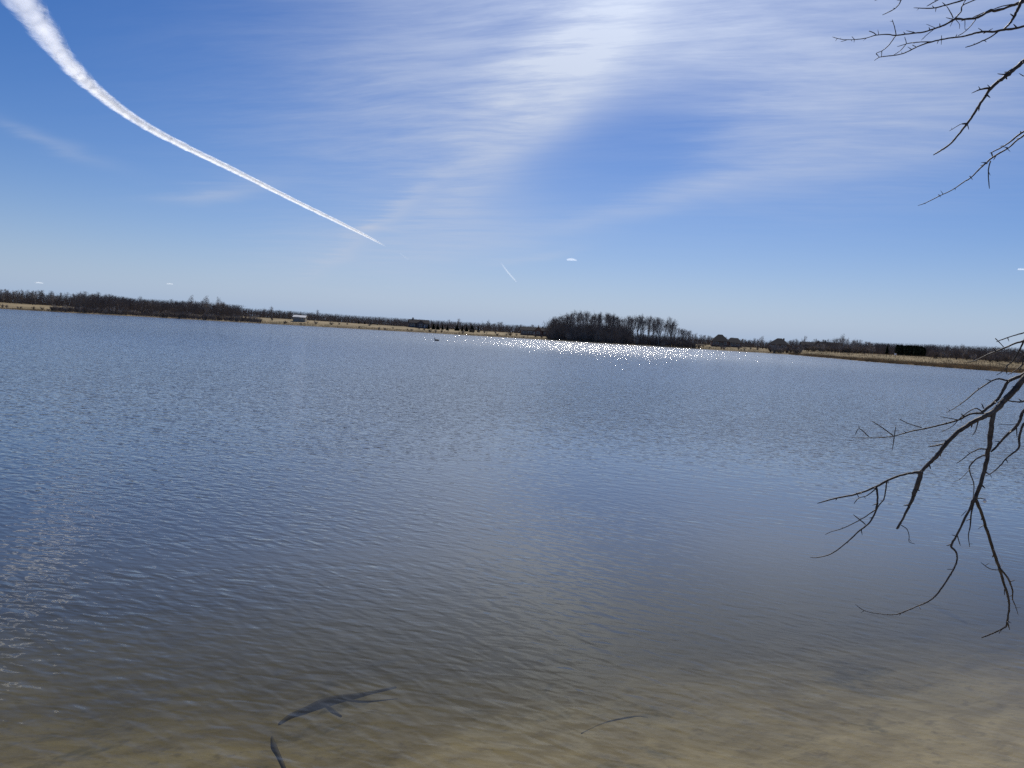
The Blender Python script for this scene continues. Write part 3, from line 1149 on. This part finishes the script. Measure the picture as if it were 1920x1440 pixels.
house(562, 45, 'low pale barn with a bright white metal roof on the left shore', 21, 'barn', 'tan_siding', 'barn', -8, 'white_metal')
house(784, 62, 'dark gabled house with a steep front gable left of the row of small spruces', 36, 'two_gable', 'dark_siding', 'house', 6)
house(1001, 50, 'long low gabled house with a dark roof beside the central wood', 50, 'long', 'brick', 'house', -4)
house(1360, 58, 'dark house with a tall hip roof and lower wing right of the central wood', 52, 'hip_wing', 'brick', 'house', 5)
house(1459, 62, 'dark hip-roofed house with a peaked roof above the reedy point', 33, 'hip', 'brick', 'house', -6)
house(1520, 130, 'low grey house half hidden behind shrubs right of the peaked roof', 36, 'long', 'dark_siding', 'house', 10)
house(1556, 165, 'dark house with a long flat-looking roof in the wood behind the reedy point', 34, 'two_gable', 'dark_siding', 'house', -3)

# ------------------------------------------------------------------ small things on the far shore and water
def hit_water(u, v):
    d = pdir(u, v)
    s = -CAM_H / d.z
    return Vector((d.x * s, d.y * s, 0))


def waterbird(u, v, label, mat, scale, rz):
    p = hit_water(u, v)
    root = empty('waterbird', p, rz, scale)
    tag(root, label, 'bird')
    b = MB()
    b.tube([(-0.40, 0, 0.13), (-0.33, 0, 0.10), (-0.2, 0, 0.08), (0, 0, 0.07), (0.18, 0, 0.075), (0.29, 0, 0.12), (0.31, 0, 0.22), (0.31, 0, 0.31), (0.335, 0, 0.375), (0.39, 0, 0.385), (0.42, 0, 0.375)],
           [0.012, 0.05, 0.11, 0.145, 0.13, 0.085, 0.048, 0.04, 0.052, 0.042, 0.02], 10)
    b.build('body', M[mat], root, True)
    k = MB()
    k.tube([(0.41, 0, 0.377), (0.45, 0, 0.368), (0.49, 0, 0.36)], [0.02, 0.016, 0.006], 6)
    k.build('bill', M['sunken'], root, True)
    for s in (-1, 1):
        g = MB()
        g.tube([(0.16, s * 0.10, 0.12), (0.0, s * 0.13, 0.13), (-0.2, s * 0.09, 0.13), (-0.38, s * 0.03, 0.16)], [0.03, 0.055, 0.045, 0.006], 6)
        g.build('wing', M[mat], root, True)


waterbird(819, 639, 'small dark waterbird floating left of the sun glitter', 'feather', 1.5, R(160))
waterbird(108, 594, 'tiny white bird shape standing in for a sun glint near the left shore', 'plastic', 0.8, R(20))  # white bird shape added in place of a glint on the water

p = on_shore(1677, 42)
root = empty('meadow_sign', p, R(-20))
tag(root, 'small white board on a post in the right meadow', 'sign')
b = MB()
b.box((0, 0, 0.7), (0.10, 0.10, 1.4))
b.build('post', M['wood_post'], root)
b = MB()
b.box((0, -0.08, 1.25), (0.75, 0.05, 0.7))
b.build('board', M['white'], root)

# ------------------------------------------------------------------ sunken wood and weed on the near lake bed
_bs = np.arange(2.0, 30.0, 0.01)


def bed_hit(u, v):
    d = pdir(u, v)
    k = np.argmax(CAM_H + _bs * d.z < terrain(_bs * d.x, _bs * d.y))
    return Vector((0, 0, CAM_H)) + d * float(_bs[k])


def sunken(name, pts, label, twigs=()):
    """pts: (u, v, width px)"""
    q = [bed_hit(u, v) for u, v, w in pts]
    root = empty(name, (q[0].x, q[0].y, q[0].z))
    tag(root, label, 'branch')

    def run(pp):
        out, rad = [], []
        for (u, v, w) in pp:
            h = bed_hit(u, v)
            r = w / F_PX * (h - Vector((0, 0, CAM_H))).length / 2
            out.append(h + Vector((0, 0, r * 0.6)) - q[0])
            rad.append(r)
        return spline(out, rad, 3)
    mb = MB()
    a, r = run(pts)
    mb.tube(a, r, 8)
    mb.build('stem', M['sunken'], root, True)
    for tw in twigs:
        mb = MB()
        a, r = run(tw)
        mb.tube(a, r, 6)
        mb.build('twig', M['sunken'], root, True)


def spline(pts, rad, sub):
    """Catmull-Rom through the points"""
    P = [pts[0] * 2 - pts[1]] + list(pts) + [pts[-1] * 2 - pts[-2]]
    out, ro = [], []
    for i in range(1, len(P) - 2):
        for k in range(sub):
            t = k / sub
            a, b, c, d = P[i - 1], P[i], P[i + 1], P[i + 2]
            q = 0.5 * ((2 * b) + (c - a) * t + (2 * a - 5 * b + 4 * c - d) * t * t + (3 * b - a - 3 * c + d) * t ** 3)
            out.append(q)
            ro.append(rad[i - 1] * (1 - t) + rad[i] * t)
    out.append(pts[-1])
    ro.append(rad[-1])
    return out, ro


sunken('sunken_branch', [(524, 1359, 5), (545, 1346, 9), (575, 1335, 12), (600, 1325, 15), (628, 1317, 15), (650, 1312, 12), (672, 1307, 9), (700, 1300, 6), (742, 1290, 4)], 'dark sunken branch lying on the sandy bed in the shallows, left of centre',
       [[(650, 1314, 4), (690, 1317, 4), (745, 1311, 2)], [(612, 1324, 5), (625, 1335, 6), (640, 1344, 3)]])
sunken('sunken_branch', [(510, 1384, 4), (514, 1402, 9), (522, 1418, 7), (536, 1450, 6)], 'short dark sunken stick at the bottom edge below the long sunken branch')
sunken('sunken_branch', [(1735, 1128, 3), (1765, 1146, 6), (1790, 1158, 6), (1812, 1170, 4)], 'faint straight sunken stick under the curved twig at right')
sunken('sunken_branch', [(1090, 1376, 2), (1140, 1354, 2.6), (1190, 1344, 2.6), (1215, 1346, 1.5)], 'thin curved sunken twig near the bottom centre')


# ------------------------------------------------------------------ the overhanging tree on the right bank
TREE_AT = Vector((3.55, 2.55, 0))
TREE_AT.z = tz(TREE_AT.x, TREE_AT.y)
tree = empty('overhanging_tree', TREE_AT)
tag(tree, 'bare thorny tree on the near bank reaching dark branches in from the right', 'tree')
TR = random.Random(77)


def cam_pt(u, v, depth):
    return Vector((0, 0, CAM_H)) + CAM_R @ Vector(((u - 960) / F_PX * depth, -(v - 720) / F_PX * depth, -depth))


tmb = MB()
tp = [Vector((0, 0, -0.25)), Vector((0, 0, 0.1)), Vector((-0.03, 0.03, 0.9)), Vector((-0.02, 0.10, 1.9)), Vector((0.06, 0.14, 3.0)), Vector((0.03, 0.2, 4.2)), Vector((-0.10, 0.25, 5.4)), Vector((-0.16, 0.3, 6.8))]
ta, trr = spline(tp, [0.24, 0.17, 0.14, 0.125, 0.105, 0.085, 0.055, 0.012], 4)
tmb.tube(ta, trr, 12)
tmb.build('trunk', M['bark'], tree, True)


def trunk_at(z):
    for a, b in zip(ta[:-1], ta[1:]):
        if a.z <= z <= b.z:
            return a.lerp(b, (z - a.z) / (b.z - a.z))
    return ta[-1]


def zoomA(x, y):      # upper right
    return 1500 + x / 3.4286, y / 3.4286


def zoomB(x, y):      # lower right
    return 1500 + x / 2.3214, 600 + y / 2.3214


def limb_points(pts, zoom, zs, depth, dive=0.0):
    """pts (x, y, w): centre line and width; depth(u) = distance of this limb; dive = how far the twig leaves the limb's plane"""
    out, rad = [], []
    L = 0.0
    prev = None
    for i, (x, y, w) in enumerate(pts):
        u, v = zoom(x, y)
        if prev:
            L += math.hypot(u - prev[0], v - prev[1])
        prev = (u, v)
        dep = depth(u, v) + dive * L / 100.0
        out.append(cam_pt(u, v, dep) - TREE_AT)
        rad.append(max(0.0011, w / zs / F_PX * dep / 2))
    return out, rad


def knobbly(mb, pts, rad, sides, thorns):
    pts, rad = spline(pts, rad, 4)
    jp, jr = [], []
    for i, (p, r) in enumerate(zip(pts, rad)):
        k = 0 if i in (0, len(pts) - 1) else 1
        jp.append(p + Vector((TR.gauss(0, 1), TR.gauss(0, 1), TR.gauss(0, 1))) * (r * 0.13 * k))
        jr.append(r * TR.uniform(0.92, 1.1))
    jr[-1] *= 0.6
    mb.tube(jp, jr, sides)
    if not thorns:
        return
    step = 0.0
    for i in range(1, len(jp) - 1):
        step += (jp[i] - jp[i - 1]).length
        if step > TR.uniform(0.045, 0.11):
            step = 0.0
            ax = (jp[i + 1] - jp[i - 1]).normalized()
            sd = Matrix.Rotation(TR.uniform(0, 6.283), 3, ax) @ ax.orthogonal().normalized()
            d = (ax * TR.uniform(0.1, 0.9) + sd).normalized()
            l = TR.uniform(0.008, 0.024) + jr[i] * 0.8
            rr = min(jr[i] * 0.55, 0.0028)
            mb.tube([jp[i], jp[i] + d * l * 0.6, jp[i] + d * l], [rr * 1.4, rr, rr * 0.35], 4)


def tree_limb(pts, zoom, zs, depth, attach, twigs, mat='bark'):
    """attach: heights on the trunk (or None) the limb comes from, off the frame"""
    a, r = limb_points(pts, zoom, zs, depth)
    if attach is not None:
        t0 = trunk_at(attach)
        fr_ = (0.0, 0.3, 0.55, 0.75, 0.88, 0.95)
        d0 = (a[0] - a[1]).normalized()
        L0 = (a[0] - t0).length
        ext = []
        for f in fr_:
            straight = t0.lerp(a[0], f)
            along = a[0] + d0 * (L0 * (1 - f))
            ext.append(straight.lerp(along, f * f))
        a = ext + a
        r = [r[0] * (1.6 - 0.6 * f) for f in fr_] + r
    mb = MB()
    knobbly(mb, a, r, 9, True)
    lo = mb.build('limb', M[mat], tree, True)
    for tw in twigs:
        dv = TR.uniform(-0.12, 0.12)
        q, rr = limb_points(tw, zoom, zs, depth, dv)
        mb = MB()
        knobbly(mb, q, rr, 6, True)
        mb.build('twig', M[mat], lo, True)
    return lo


def DA(base, k):
    return lambda u, v: base + k * (1920 - u) / 400.0


def W(line, w0, w1):
    n = len(line) - 1
    return [(x, y, w0 + (w1 - w0) * i / n) for i, (x, y) in enumerate(line)]


# upper branches
tree_limb([(1475, -40, 28), (1440, 2, 26), (1420, 15, 24), (1380, 30, 16), (1310, 55, 15), (1250, 70, 18), (1225, 65, 14), (1170, 100, 14), (1120, 118, 14), (1050, 123, 12), (1000, 122, 14), (930, 160, 11), (870, 182, 10), (800, 205, 9), (740, 213, 8), (660, 222, 8), (610, 228, 8), (560, 221, 7), (490, 226, 6), (430, 243, 5), (370, 253, 5), (290, 255, 4), (240, 247, 4), (208, 237, 3)],
          zoomA, 3.4286, DA(3.6, -0.2), 3.4, [
    W([(995, 118), (1035, 75), (1045, 35), (1115, 3), (1160, -20)], 9, 6), W([(985, 115), (965, 75), (942, 38)], 7, 4), W([(618, 225), (608, 175), (592, 125)], 6, 4),
    W([(615, 230), (575, 285), (530, 325), (490, 343), (505, 362)], 6, 4), W([(490, 222), (460, 205), (443, 200)], 6, 5), W([(740, 210), (683, 197)], 5, 4), W([(870, 180), (812, 155)], 4, 3),
    W([(865, 185), (820, 220), (780, 258)], 5, 4), W([(1130, 125), (1090, 175), (1050, 210), (1015, 230)], 6, 5), W([(1060, 125), (1060, 190)], 5, 3), W([(1000, 125), (1025, 155), (1025, 185)], 4, 3),
    W([(990, 125), (938, 113)], 6, 4), W([(985, 130), (965, 170)], 4, 2), W([(350, 253), (333, 235)], 4, 3), W([(310, 254), (262, 268)], 4, 3), W([(240, 247), (228, 263)], 3, 2), W([(350, 255), (347, 272)], 3, 2),
    W([(1365, 28), (1300, 40), (1240, 60)], 7, 6), W([(1225, 65), (1160, 90), (1110, 112)], 7, 5)])
tree_limb([(1490, 155, 15), (1440, 168, 14), (1380, 183, 14), (1310, 192, 14), (1240, 203, 14), (1180, 203, 13), (1120, 215, 12), (1060, 232, 10), (1000, 240, 9), (930, 250, 9), (850, 268, 9), (780, 290, 8), (730, 312, 7), (680, 337, 7), (630, 352, 6), (570, 360, 6), (510, 368, 5), (478, 390, 3)],
          zoomA, 3.4286, DA(3.5, -0.15), 3.1, [
    W([(850, 268), (780, 270), (720, 275), (680, 283), (625, 300)], 7, 4), W([(685, 283), (680, 260), (672, 237)], 5, 4), W([(680, 285), (645, 325), (600, 355)], 5, 4), W([(510, 368), (490, 343)], 4, 3), W([(522, 368), (528, 325)], 4, 3),
    W([(1425, 5), (1395, 70), (1370, 120), (1340, 160), (1305, 190)], 20, 10), W([(1270, 205), (1230, 235), (1170, 265), (1120, 287), (1063, 305)], 10, 6), W([(1180, 205), (1145, 180)], 6, 4), W([(1180, 215), (1240, 183)], 6, 4),
    W([(910, 228), (908, 288)], 4, 3), W([(745, 300), (720, 288)], 5, 4)])
tree_limb([(1500, 340, 30), (1440, 390, 28), (1380, 440, 24), (1330, 485, 26), (1280, 520, 20), (1225, 570, 20), (1190, 620, 16), (1150, 680, 15), (1110, 745, 14), (1075, 795, 14), (1030, 850, 12), (985, 905, 11), (940, 945, 11), (900, 970, 10), (857, 997, 7)],
          zoomA, 3.4286, DA(3.3, -0.1), 2.8, [
    W([(1225, 565), (1180, 570), (1140, 582), (1103, 599)], 14, 4), W([(1320, 480), (1270, 474)], 8, 5), W([(1310, 480), (1365, 440)], 9, 6), W([(1075, 790), (1030, 800), (960, 842)], 6, 4), W([(1076, 795), (1085, 833)], 7, 4),
    W([(1225, 565), (1203, 545)], 7, 4), W([(1320, 485), (1330, 510)], 14, 8), W([(1440, 490), (1408, 472)], 6, 4)])
tree_limb([(1500, 800, 13), (1440, 845, 12), (1400, 870, 12), (1340, 920, 9), (1290, 950, 8), (1220, 985, 6)], zoomA, 3.4286, DA(3.45, 0.05), 2.5, [W([(1230, 980), (1240, 1010)], 8, 7)])
tree_limb([(1500, 830, 13), (1440, 870, 12), (1390, 905, 10), (1340, 950, 9), (1240, 1010, 10), (1200, 1045, 10), (1160, 1080, 9), (1100, 1140, 8), (1050, 1172, 7), (980, 1220, 6), (900, 1258, 6), (810, 1303, 5), (757, 1322, 3)],
          zoomA, 3.4286, DA(3.4, 0.05), 2.45, [
    W([(1225, 1035), (1213, 1080), (1211, 1130), (1218, 1213)], 8, 6), W([(1320, 945), (1352, 975)], 5, 3), W([(1205, 1050), (1160, 1065)], 6, 4), W([(1090, 1130), (1110, 1155)], 5, 3), W([(890, 1250), (905, 1268)], 5, 3)])
tree_limb([(1420, -120, 13), (1250, -70, 11), (1130, -30, 10), (1050, 0, 10), (985, 20, 9), (920, 38, 8), (860, 52, 8), (800, 53, 6), (730, 50, 4)], zoomA, 3.4286, DA(3.7, -0.1), 3.9, [
    W([(930, -30), (885, 0), (850, 20), (815, 40)], 8, 5), W([(860, 48), (850, 36)], 5, 4)])
tree_limb([(1420, -170, 12), (1100, -160, 10), (800, -110, 9), (690, -60, 8), (650, 0, 7), (635, 30, 6), (600, 62, 6), (530, 96, 5)], zoomA, 3.4286, DA(3.9, -0.1), 4.2, [W([(590, -40), (480, 4)], 6, 4)])

# lower branch
tree_limb([(1060, 165, 28), (975, 255, 26), (930, 310, 24), (880, 360, 24), (835, 405, 24), (790, 425, 18), (740, 452, 18), (690, 485, 18), (640, 535, 18), (600, 585, 18), (560, 625, 16), (523, 660, 14), (470, 668, 9), (400, 690, 9), (330, 725, 10), (250, 757, 8), (160, 775, 7), (75, 798, 4)],
          zoomB, 2.3214, DA(3.0, 0.1), 2.2, [
    W([(332, 728), (338, 770), (330, 830), (300, 885), (255, 920), (210, 963), (140, 1015), (80, 1033), (43, 1033)], 9, 3), W([(330, 825), (270, 865), (190, 905), (135, 922), (108, 935)], 5, 2), W([(285, 890), (232, 847)], 5, 4),
    W([(378, 705), (372, 745), (365, 780), (345, 805), (330, 830)], 6, 5), W([(330, 735), (290, 765), (255, 775), (235, 800)], 5, 3), W([(245, 752), (258, 775)], 4, 3),
    [(523, 660, 20), (520, 690, 20), (500, 745, 20), (490, 780, 14), (465, 830, 10), (440, 880, 9), (420, 910, 12)], W([(440, 893), (465, 910), (475, 940), (475, 965), (500, 975)], 4, 2),
    W([(800, 405), (740, 410), (690, 435), (620, 455), (545, 472), (480, 485), (410, 505), (340, 512), (225, 513)], 10, 3), W([(410, 505), (405, 545), (400, 570)], 5, 2), W([(410, 505), (418, 460)], 4, 3), W([(405, 503), (360, 470), (313, 440)], 5, 3),
    W([(300, 508), (258, 473), (240, 500)], 4, 3), W([(258, 473), (256, 460)], 3, 2), W([(530, 468), (470, 450), (428, 428)], 4, 3), W([(690, 435), (610, 420)], 4, 3),
    W([(795, 400), (760, 385), (700, 425), (660, 465), (605, 490)], 6, 2), W([(800, 385), (790, 363)], 6, 4), W([(640, 535), (600, 545), (555, 553)], 8, 5), W([(640, 525), (580, 530)], 4, 3), W([(775, 440), (765, 480), (750, 505)], 6, 2)])
tree_limb([(1050, 180, 15), (975, 235, 14), (910, 265, 14), (885, 305, 12), (860, 345, 12), (820, 380, 12), (790, 402, 12)], zoomB, 2.3214, DA(3.02, 0.1), 2.15, [
    W([(905, 264), (850, 258), (780, 300), (720, 350), (670, 385), (637, 403)], 8, 2)])
tree_limb([(845, 395, 20), (832, 470, 22), (825, 540, 20), (815, 600, 18), (800, 660, 16), (780, 730, 16), (760, 780, 18), (735, 830, 10), (705, 890, 9), (680, 940, 9), (658, 985, 10), (680, 1010, 8), (683, 1050, 7), (665, 1090, 7), (625, 1155, 7), (575, 1215, 6), (500, 1250, 5), (440, 1275, 6), (400, 1283, 4), (330, 1277, 3), (280, 1265, 3), (240, 1238, 2)],
          zoomB, 2.3214, DA(3.0, 0.1), None, [
    [(765, 782, 14), (790, 840, 12), (815, 920, 12), (840, 1000, 12), (865, 1070, 12), (885, 1140, 10), (905, 1200, 9), (910, 1250, 8), (902, 1310, 8), (895, 1335, 8), (860, 1355, 7), (790, 1383, 6)],
    W([(868, 1078), (905, 1125), (925, 1180), (925, 1215), (940, 1250), (950, 1285)], 9, 2), W([(903, 1315), (913, 1348)], 6, 4), W([(862, 1088), (825, 1082), (787, 1055)], 4, 3), W([(757, 790), (745, 850), (740, 900), (733, 935), (738, 988)], 8, 3),
    W([(685, 938), (698, 983)], 5, 3), W([(680, 940), (660, 935)], 4, 3), W([(815, 585), (775, 600), (740, 635), (740, 665), (755, 705), (757, 740), (752, 775)], 7, 3), W([(740, 650), (700, 690), (670, 703)], 3, 2),
    W([(818, 563), (780, 562), (740, 580), (710, 605), (680, 625)], 7, 3), W([(768, 776), (790, 776), (806, 781)], 5, 3), W([(668, 1085), (640, 1085)], 4, 3), W([(890, 1170), (890, 1198)], 5, 3), W([(725, 830), (700, 855)], 3, 2), W([(800, 892), (775, 910)], 3, 2)])
tree_limb([(1060, 330, 16), (975, 395, 14), (960, 430, 12), (940, 465, 12), (900, 500, 10), (865, 540, 9), (830, 575, 8)], zoomB, 2.3214, DA(2.95, 0.2), 2.05, [W([(960, 440), (930, 455), (860, 455)], 3, 2), W([(942, 470), (945, 510)], 6, 3)])
tree_limb([(1060, 380, 11), (975, 455, 10), (955, 510, 10), (950, 560, 8), (905, 595, 6), (870, 635, 5), (835, 665, 4), (805, 680, 3)], zoomB, 2.3214, DA(2.9, 0.15), 1.95, [W([(1040, 320), (975, 352), (950, 357), (895, 350)], 11, 6)])
tree_limb([(1060, 40, 10), (975, 90, 9), (940, 100, 8), (870, 130, 7), (810, 155, 6), (760, 178, 4), (718, 185, 2)], zoomB, 2.3214, DA(3.3, 0.1), 2.35, [
    W([(1030, 30), (975, 55), (930, 68), (880, 85), (855, 95)], 7, 4), W([(850, 80), (870, 100), (890, 122)], 4, 3), W([(985, 70), (970, 100), (950, 140), (925, 180), (900, 200), (900, 235)], 9, 4), W([(905, 205), (880, 225), (855, 240)], 5, 3),
    W([(1010, 160), (975, 190), (930, 225), (905, 237)], 6, 3), W([(905, 200), (880, 192), (855, 190)], 3, 2), W([(975, 150), (968, 190), (955, 225)], 6, 3)])

# a lost float and a wisp of line caught in the twigs
fp = cam_pt(*zoomB(804, 788), 2.98)
root = empty('fishing_float', fp)
tag(root, 'tiny round white fishing float snagged on the hanging branch', 'float')
mb = MB()
mb.tube([(0, 0, -0.0068), (0, 0, -0.0058), (0, 0, -0.003), (0, 0, 0.0), (0, 0, 0.003), (0, 0, 0.0058), (0, 0, 0.0068)], [0.001, 0.0035, 0.006, 0.0068, 0.006, 0.0035, 0.001], 12)
mb.build('body', M['plastic'], root, True)
mb = MB()
mb.tube([(0, 0, 0.0066), (0, 0, 0.012)], [0.001, 0.0006], 6)
mb.build('stem', M['red_plastic'], root, True)
q, r = limb_points([(843, 996, 1.4), (858, 1012, 1.4), (872, 1032, 1.4), (879, 1055, 1.4), (876, 1080, 1.4)], zoomB, 2.3214, DA(2.97, 0.1))
mb = MB()
mb.tube([p + TREE_AT for p in spline(q, r, 3)[0]], [0.0007] * (4 * 3 + 1), 5)
lo = mb.build('fishing_line', M['plastic'], None, True)
tag(lo, 'thin white loop of fishing line caught on the lower right twig', 'line')


# ------------------------------------------------------------------ vapour trails and small clouds, at their real height
def vapour_material(name, dens, thr, wisp):
    mt, nt = material(name)
    at = nt.new('ShaderNodeAttribute')
    at.attribute_name = 'across'
    al = nt.new('ShaderNodeAttribute')
    al.attribute_name = 'along'
    ed = nt.m('SUBTRACT', 1.0, nt.m('MULTIPLY', at.outputs['Fac'], at.outputs['Fac']))
    v = nt.comb(nt.m('MULTIPLY', al.outputs['Fac'], 1.0), nt.m('MULTIPLY', at.outputs['Fac'], 0.9), 0.0)
    nz = nt.noise(v, wisp, 5.0, 0.62, 0.4)
    nf = nt.noise(v, wisp * 4.5, 4.0, 0.65, 0.6)
    mixn = nt.m('ADD', nt.m('MULTIPLY', nt.m('SUBTRACT', nz, 0.5), 0.9), nt.m('MULTIPLY', nt.m('SUBTRACT', nf, 0.5), 0.6))
    a = nt.remap(nt.m('ADD', ed, mixn), thr - 0.3, thr + 0.7, 0.0, 1.0)
    a = nt.m('MULTIPLY', a, nt.remap(ed, 0.0, 0.6))
    fade = nt.new('ShaderNodeAttribute')
    fade.attribute_name = 'fade'
    a = nt.m('MULTIPLY', nt.m('MULTIPLY', a, fade.outputs['Fac']), dens, clamp=True)
    di = nt.new('ShaderNodeBsdfDiffuse')
    di.inputs[0].default_value = (0.78, 0.79, 0.80, 1)
    tl = nt.new('ShaderNodeBsdfTranslucent')
    tl.inputs[0].default_value = (0.78, 0.79, 0.80, 1)
    tl.inputs['Normal'].default_value = tuple(-SUN_DIR)
    nv = nt.new('ShaderNodeCombineXYZ')
    for i_ in range(3):
        nv.inputs[i_].default_value = -SUN_DIR[i_]
    nt.l.new(nv.outputs[0], tl.inputs['Normal'])
    # tiny ice crystals scatter the sunlight the same way whichever face of the plume is seen
    nv2 = nt.new('ShaderNodeCombineXYZ')
    for i_ in range(3):
        nv2.inputs[i_].default_value = SUN_DIR[i_]
    nt.l.new(nv2.outputs[0], di.inputs['Normal'])
    m1 = nt.new('ShaderNodeAddShader')
    nt.l.new(di.outputs[0], m1.inputs[0])
    nt.l.new(tl.outputs[0], m1.inputs[1])
    tr = nt.new('ShaderNodeBsdfTransparent')
    m2 = nt.new('ShaderNodeMixShader')
    nt.put(m2.inputs[0], a)
    nt.l.new(tr.outputs[0], m2.inputs[1])
    nt.l.new(m1.outputs[0], m2.inputs[2])
    nt.l.new(m2.outputs[0], nt.out.inputs[0])
    return mt


def vapour_trail(name, pts, alt, label, mat, sides=14, ragged=0.0):
    """pts: (u, v, half width px, fade)"""
    P, Rr, Fd = [], [], []
    for u, v, hw, fd in pts:
        d = pdir(u, v)
        s = (alt - CAM_H) / d.z
        P.append(Vector((0, 0, CAM_H)) + d * s)
        Rr.append(hw / F_PX * s)
        Fd.append(fd)
    A, RA = spline(P, Rr, 14)
    _, FA = spline(P, Fd, 14)
    o0 = A[len(A) // 2].copy()
    v, f, ac, al, fa = [], [], [], [], []
    L = 0.0
    rn = random.Random(3)
    for i, p in enumerate(A):
        t = (A[min(i + 1, len(A) - 1)] - A[max(i - 1, 0)])
        view = (p - Vector((0, 0, CAM_H))).normalized()
        t.normalize()
        side = t.cross(Vector((0, 0, 1))).normalized()
        # width is meant across the trail as it hangs: a round plume, a little flattened
        c = max(0.25, abs(side.dot(view.cross(t).normalized())))
        if i:
            L += (A[i] - A[i - 1]).length / max(1.0, 0.5 * (RA[i] + RA[i - 1])) * 0.5
        r = RA[i] * (1 + ragged * mnoise.noise(Vector((L * 1.3, 0.3, 0))))
        for k in range(sides):
            an = 2 * math.pi * k / sides
            q = p + side * (math.cos(an) * r) + Vector((0, 0, 1)) * (math.sin(an) * r * 0.9) - o0
            v.append((q.x, q.y, q.z))
            # across: -1 .. 1 over the plume as seen from the ground below it
            ax = view.cross(t).normalized()
            ac.append(((q + o0 - p).dot(ax)) / max(r, 1e-6))
            al.append(L)
            fa.append(FA[i])
    for i in range(len(A) - 1):
        for k in range(sides):
            k2 = (k + 1) % sides
            f.append((i * sides + k, i * sides + k2, (i + 1) * sides + k2, (i + 1) * sides + k))
    me = bpy.data.meshes.new(name)
    me.from_pydata(v, [], f)
    for nm, dat in (('across', ac), ('along', al), ('fade', fa)):
        a = me.attributes.new(nm, 'FLOAT', 'POINT')
        a.data.foreach_set('value', dat)
    me.materials.append(mat)
    me.polygons.foreach_set('use_smooth', [True] * len(me.polygons))
    me.update()
    o = bpy.data.objects.new(name, me)
    COL.objects.link(o)
    o.location = o0
    tag(o, label, 'contrail')
    return o


VT = vapour_material('vapour_trail', 0.6, 0.42, 1.0)
VT2 = vapour_material('thin_vapour', 0.1, 0.45, 0.8)
vapour_trail('vapour_trail', [(-20, -90, 40, 0.36), (28, -20, 32, 0.42), (78, 50, 23, 0.52), (132, 122, 16.5, 0.66), (187, 175, 12, 0.9), (257, 226, 9, 0.9), (331, 267, 7.2, 1.0), (450, 325, 5.6, 1.0), (560, 380, 4.8, 1.0), (640, 419, 4, 0.9), (690, 444, 3, 0.8), (722, 461, 1.5, 0.1)],
             7000, 'long white vapour trail sweeping down from the top left corner', VT, ragged=0.22)
vapour_trail('vapour_trail', [(940, 494, 2.0, 0.3), (952, 510, 2.4, 1.0), (967, 527, 2.2, 0.8)], 6000, 'short faint vapour trail low over the far shore, centre', VT2)
vapour_trail('vapour_trail', [(748, 474, 1.2, 0.2), (758, 481, 2, 0.5), (768, 487, 1.2, 0.2)], 6000, 'faint broken end of the long vapour trail', VT2)


def small_cloud(u, v, wpx, hpx, dist, label):
    d = pdir(u, v)
    s = dist / math.hypot(d.x, d.y)
    c = Vector((0, 0, CAM_H)) + d * s
    w, h = wpx / F_PX * s, hpx / F_PX * s
    rnd = random.Random(int(u))
    import bmesh
    bm = bmesh.new()
    bmesh.ops.create_icosphere(bm, subdivisions=4, radius=1.0)
    for vv in bm.verts:
        p = vv.co.copy()
        n = mnoise.fractal(p * 1.7 + Vector((u, 0, 0)), 1.0, 2.0, 4)
        p *= 1 + 0.45 * n
        arch = 0.25 * (1 - p.x * p.x)
        vv.co = Vector((p.x * w / 2, p.y * w / 3, (max(p.z, -0.35) * 0.6 + arch) * h / 2))
    me = bpy.data.meshes.new('small_cloud')
    bm.to_mesh(me)
    bm.free()
    a = me.attributes.new('across', 'FLOAT', 'POINT')
    a.data.foreach_set('value', [min(1.0, (2 * abs(q.co.x) / w) ** 2) for q in me.vertices])
    a = me.attributes.new('along', 'FLOAT', 'POINT')
    a.data.foreach_set('value', [q.co.z / h * 2 + q.co.y / w for q in me.vertices])
    a = me.attributes.new('fade', 'FLOAT', 'POINT')
    a.data.foreach_set('value', [1.0] * len(me.vertices))
    me.materials.append(CL)
    me.polygons.foreach_set('use_smooth', [True] * len(me.polygons))
    o = bpy.data.objects.new('small_cloud', me)
    COL.objects.link(o)
    o.location = c
    o.rotation_euler = (0, 0, -math.atan2(c.x, c.y))
    tag(o, label, 'cloud')


CL = vapour_material('small_cloud_vapour', 0.12, 0.4, 1.0)
small_cloud(1072, 488, 22, 7, 16000, 'tiny bright white cloud low in the sky right of centre')
small_cloud(73, 531, 14, 4, 22000, 'tiny pale cloud just above the trees at far left')
small_cloud(318, 533, 12, 4, 22000, 'tiny pale cloud above the low left wood')
small_cloud(1916, 506, 14, 5, 18000, 'tiny pale cloud cut by the right edge of the view')
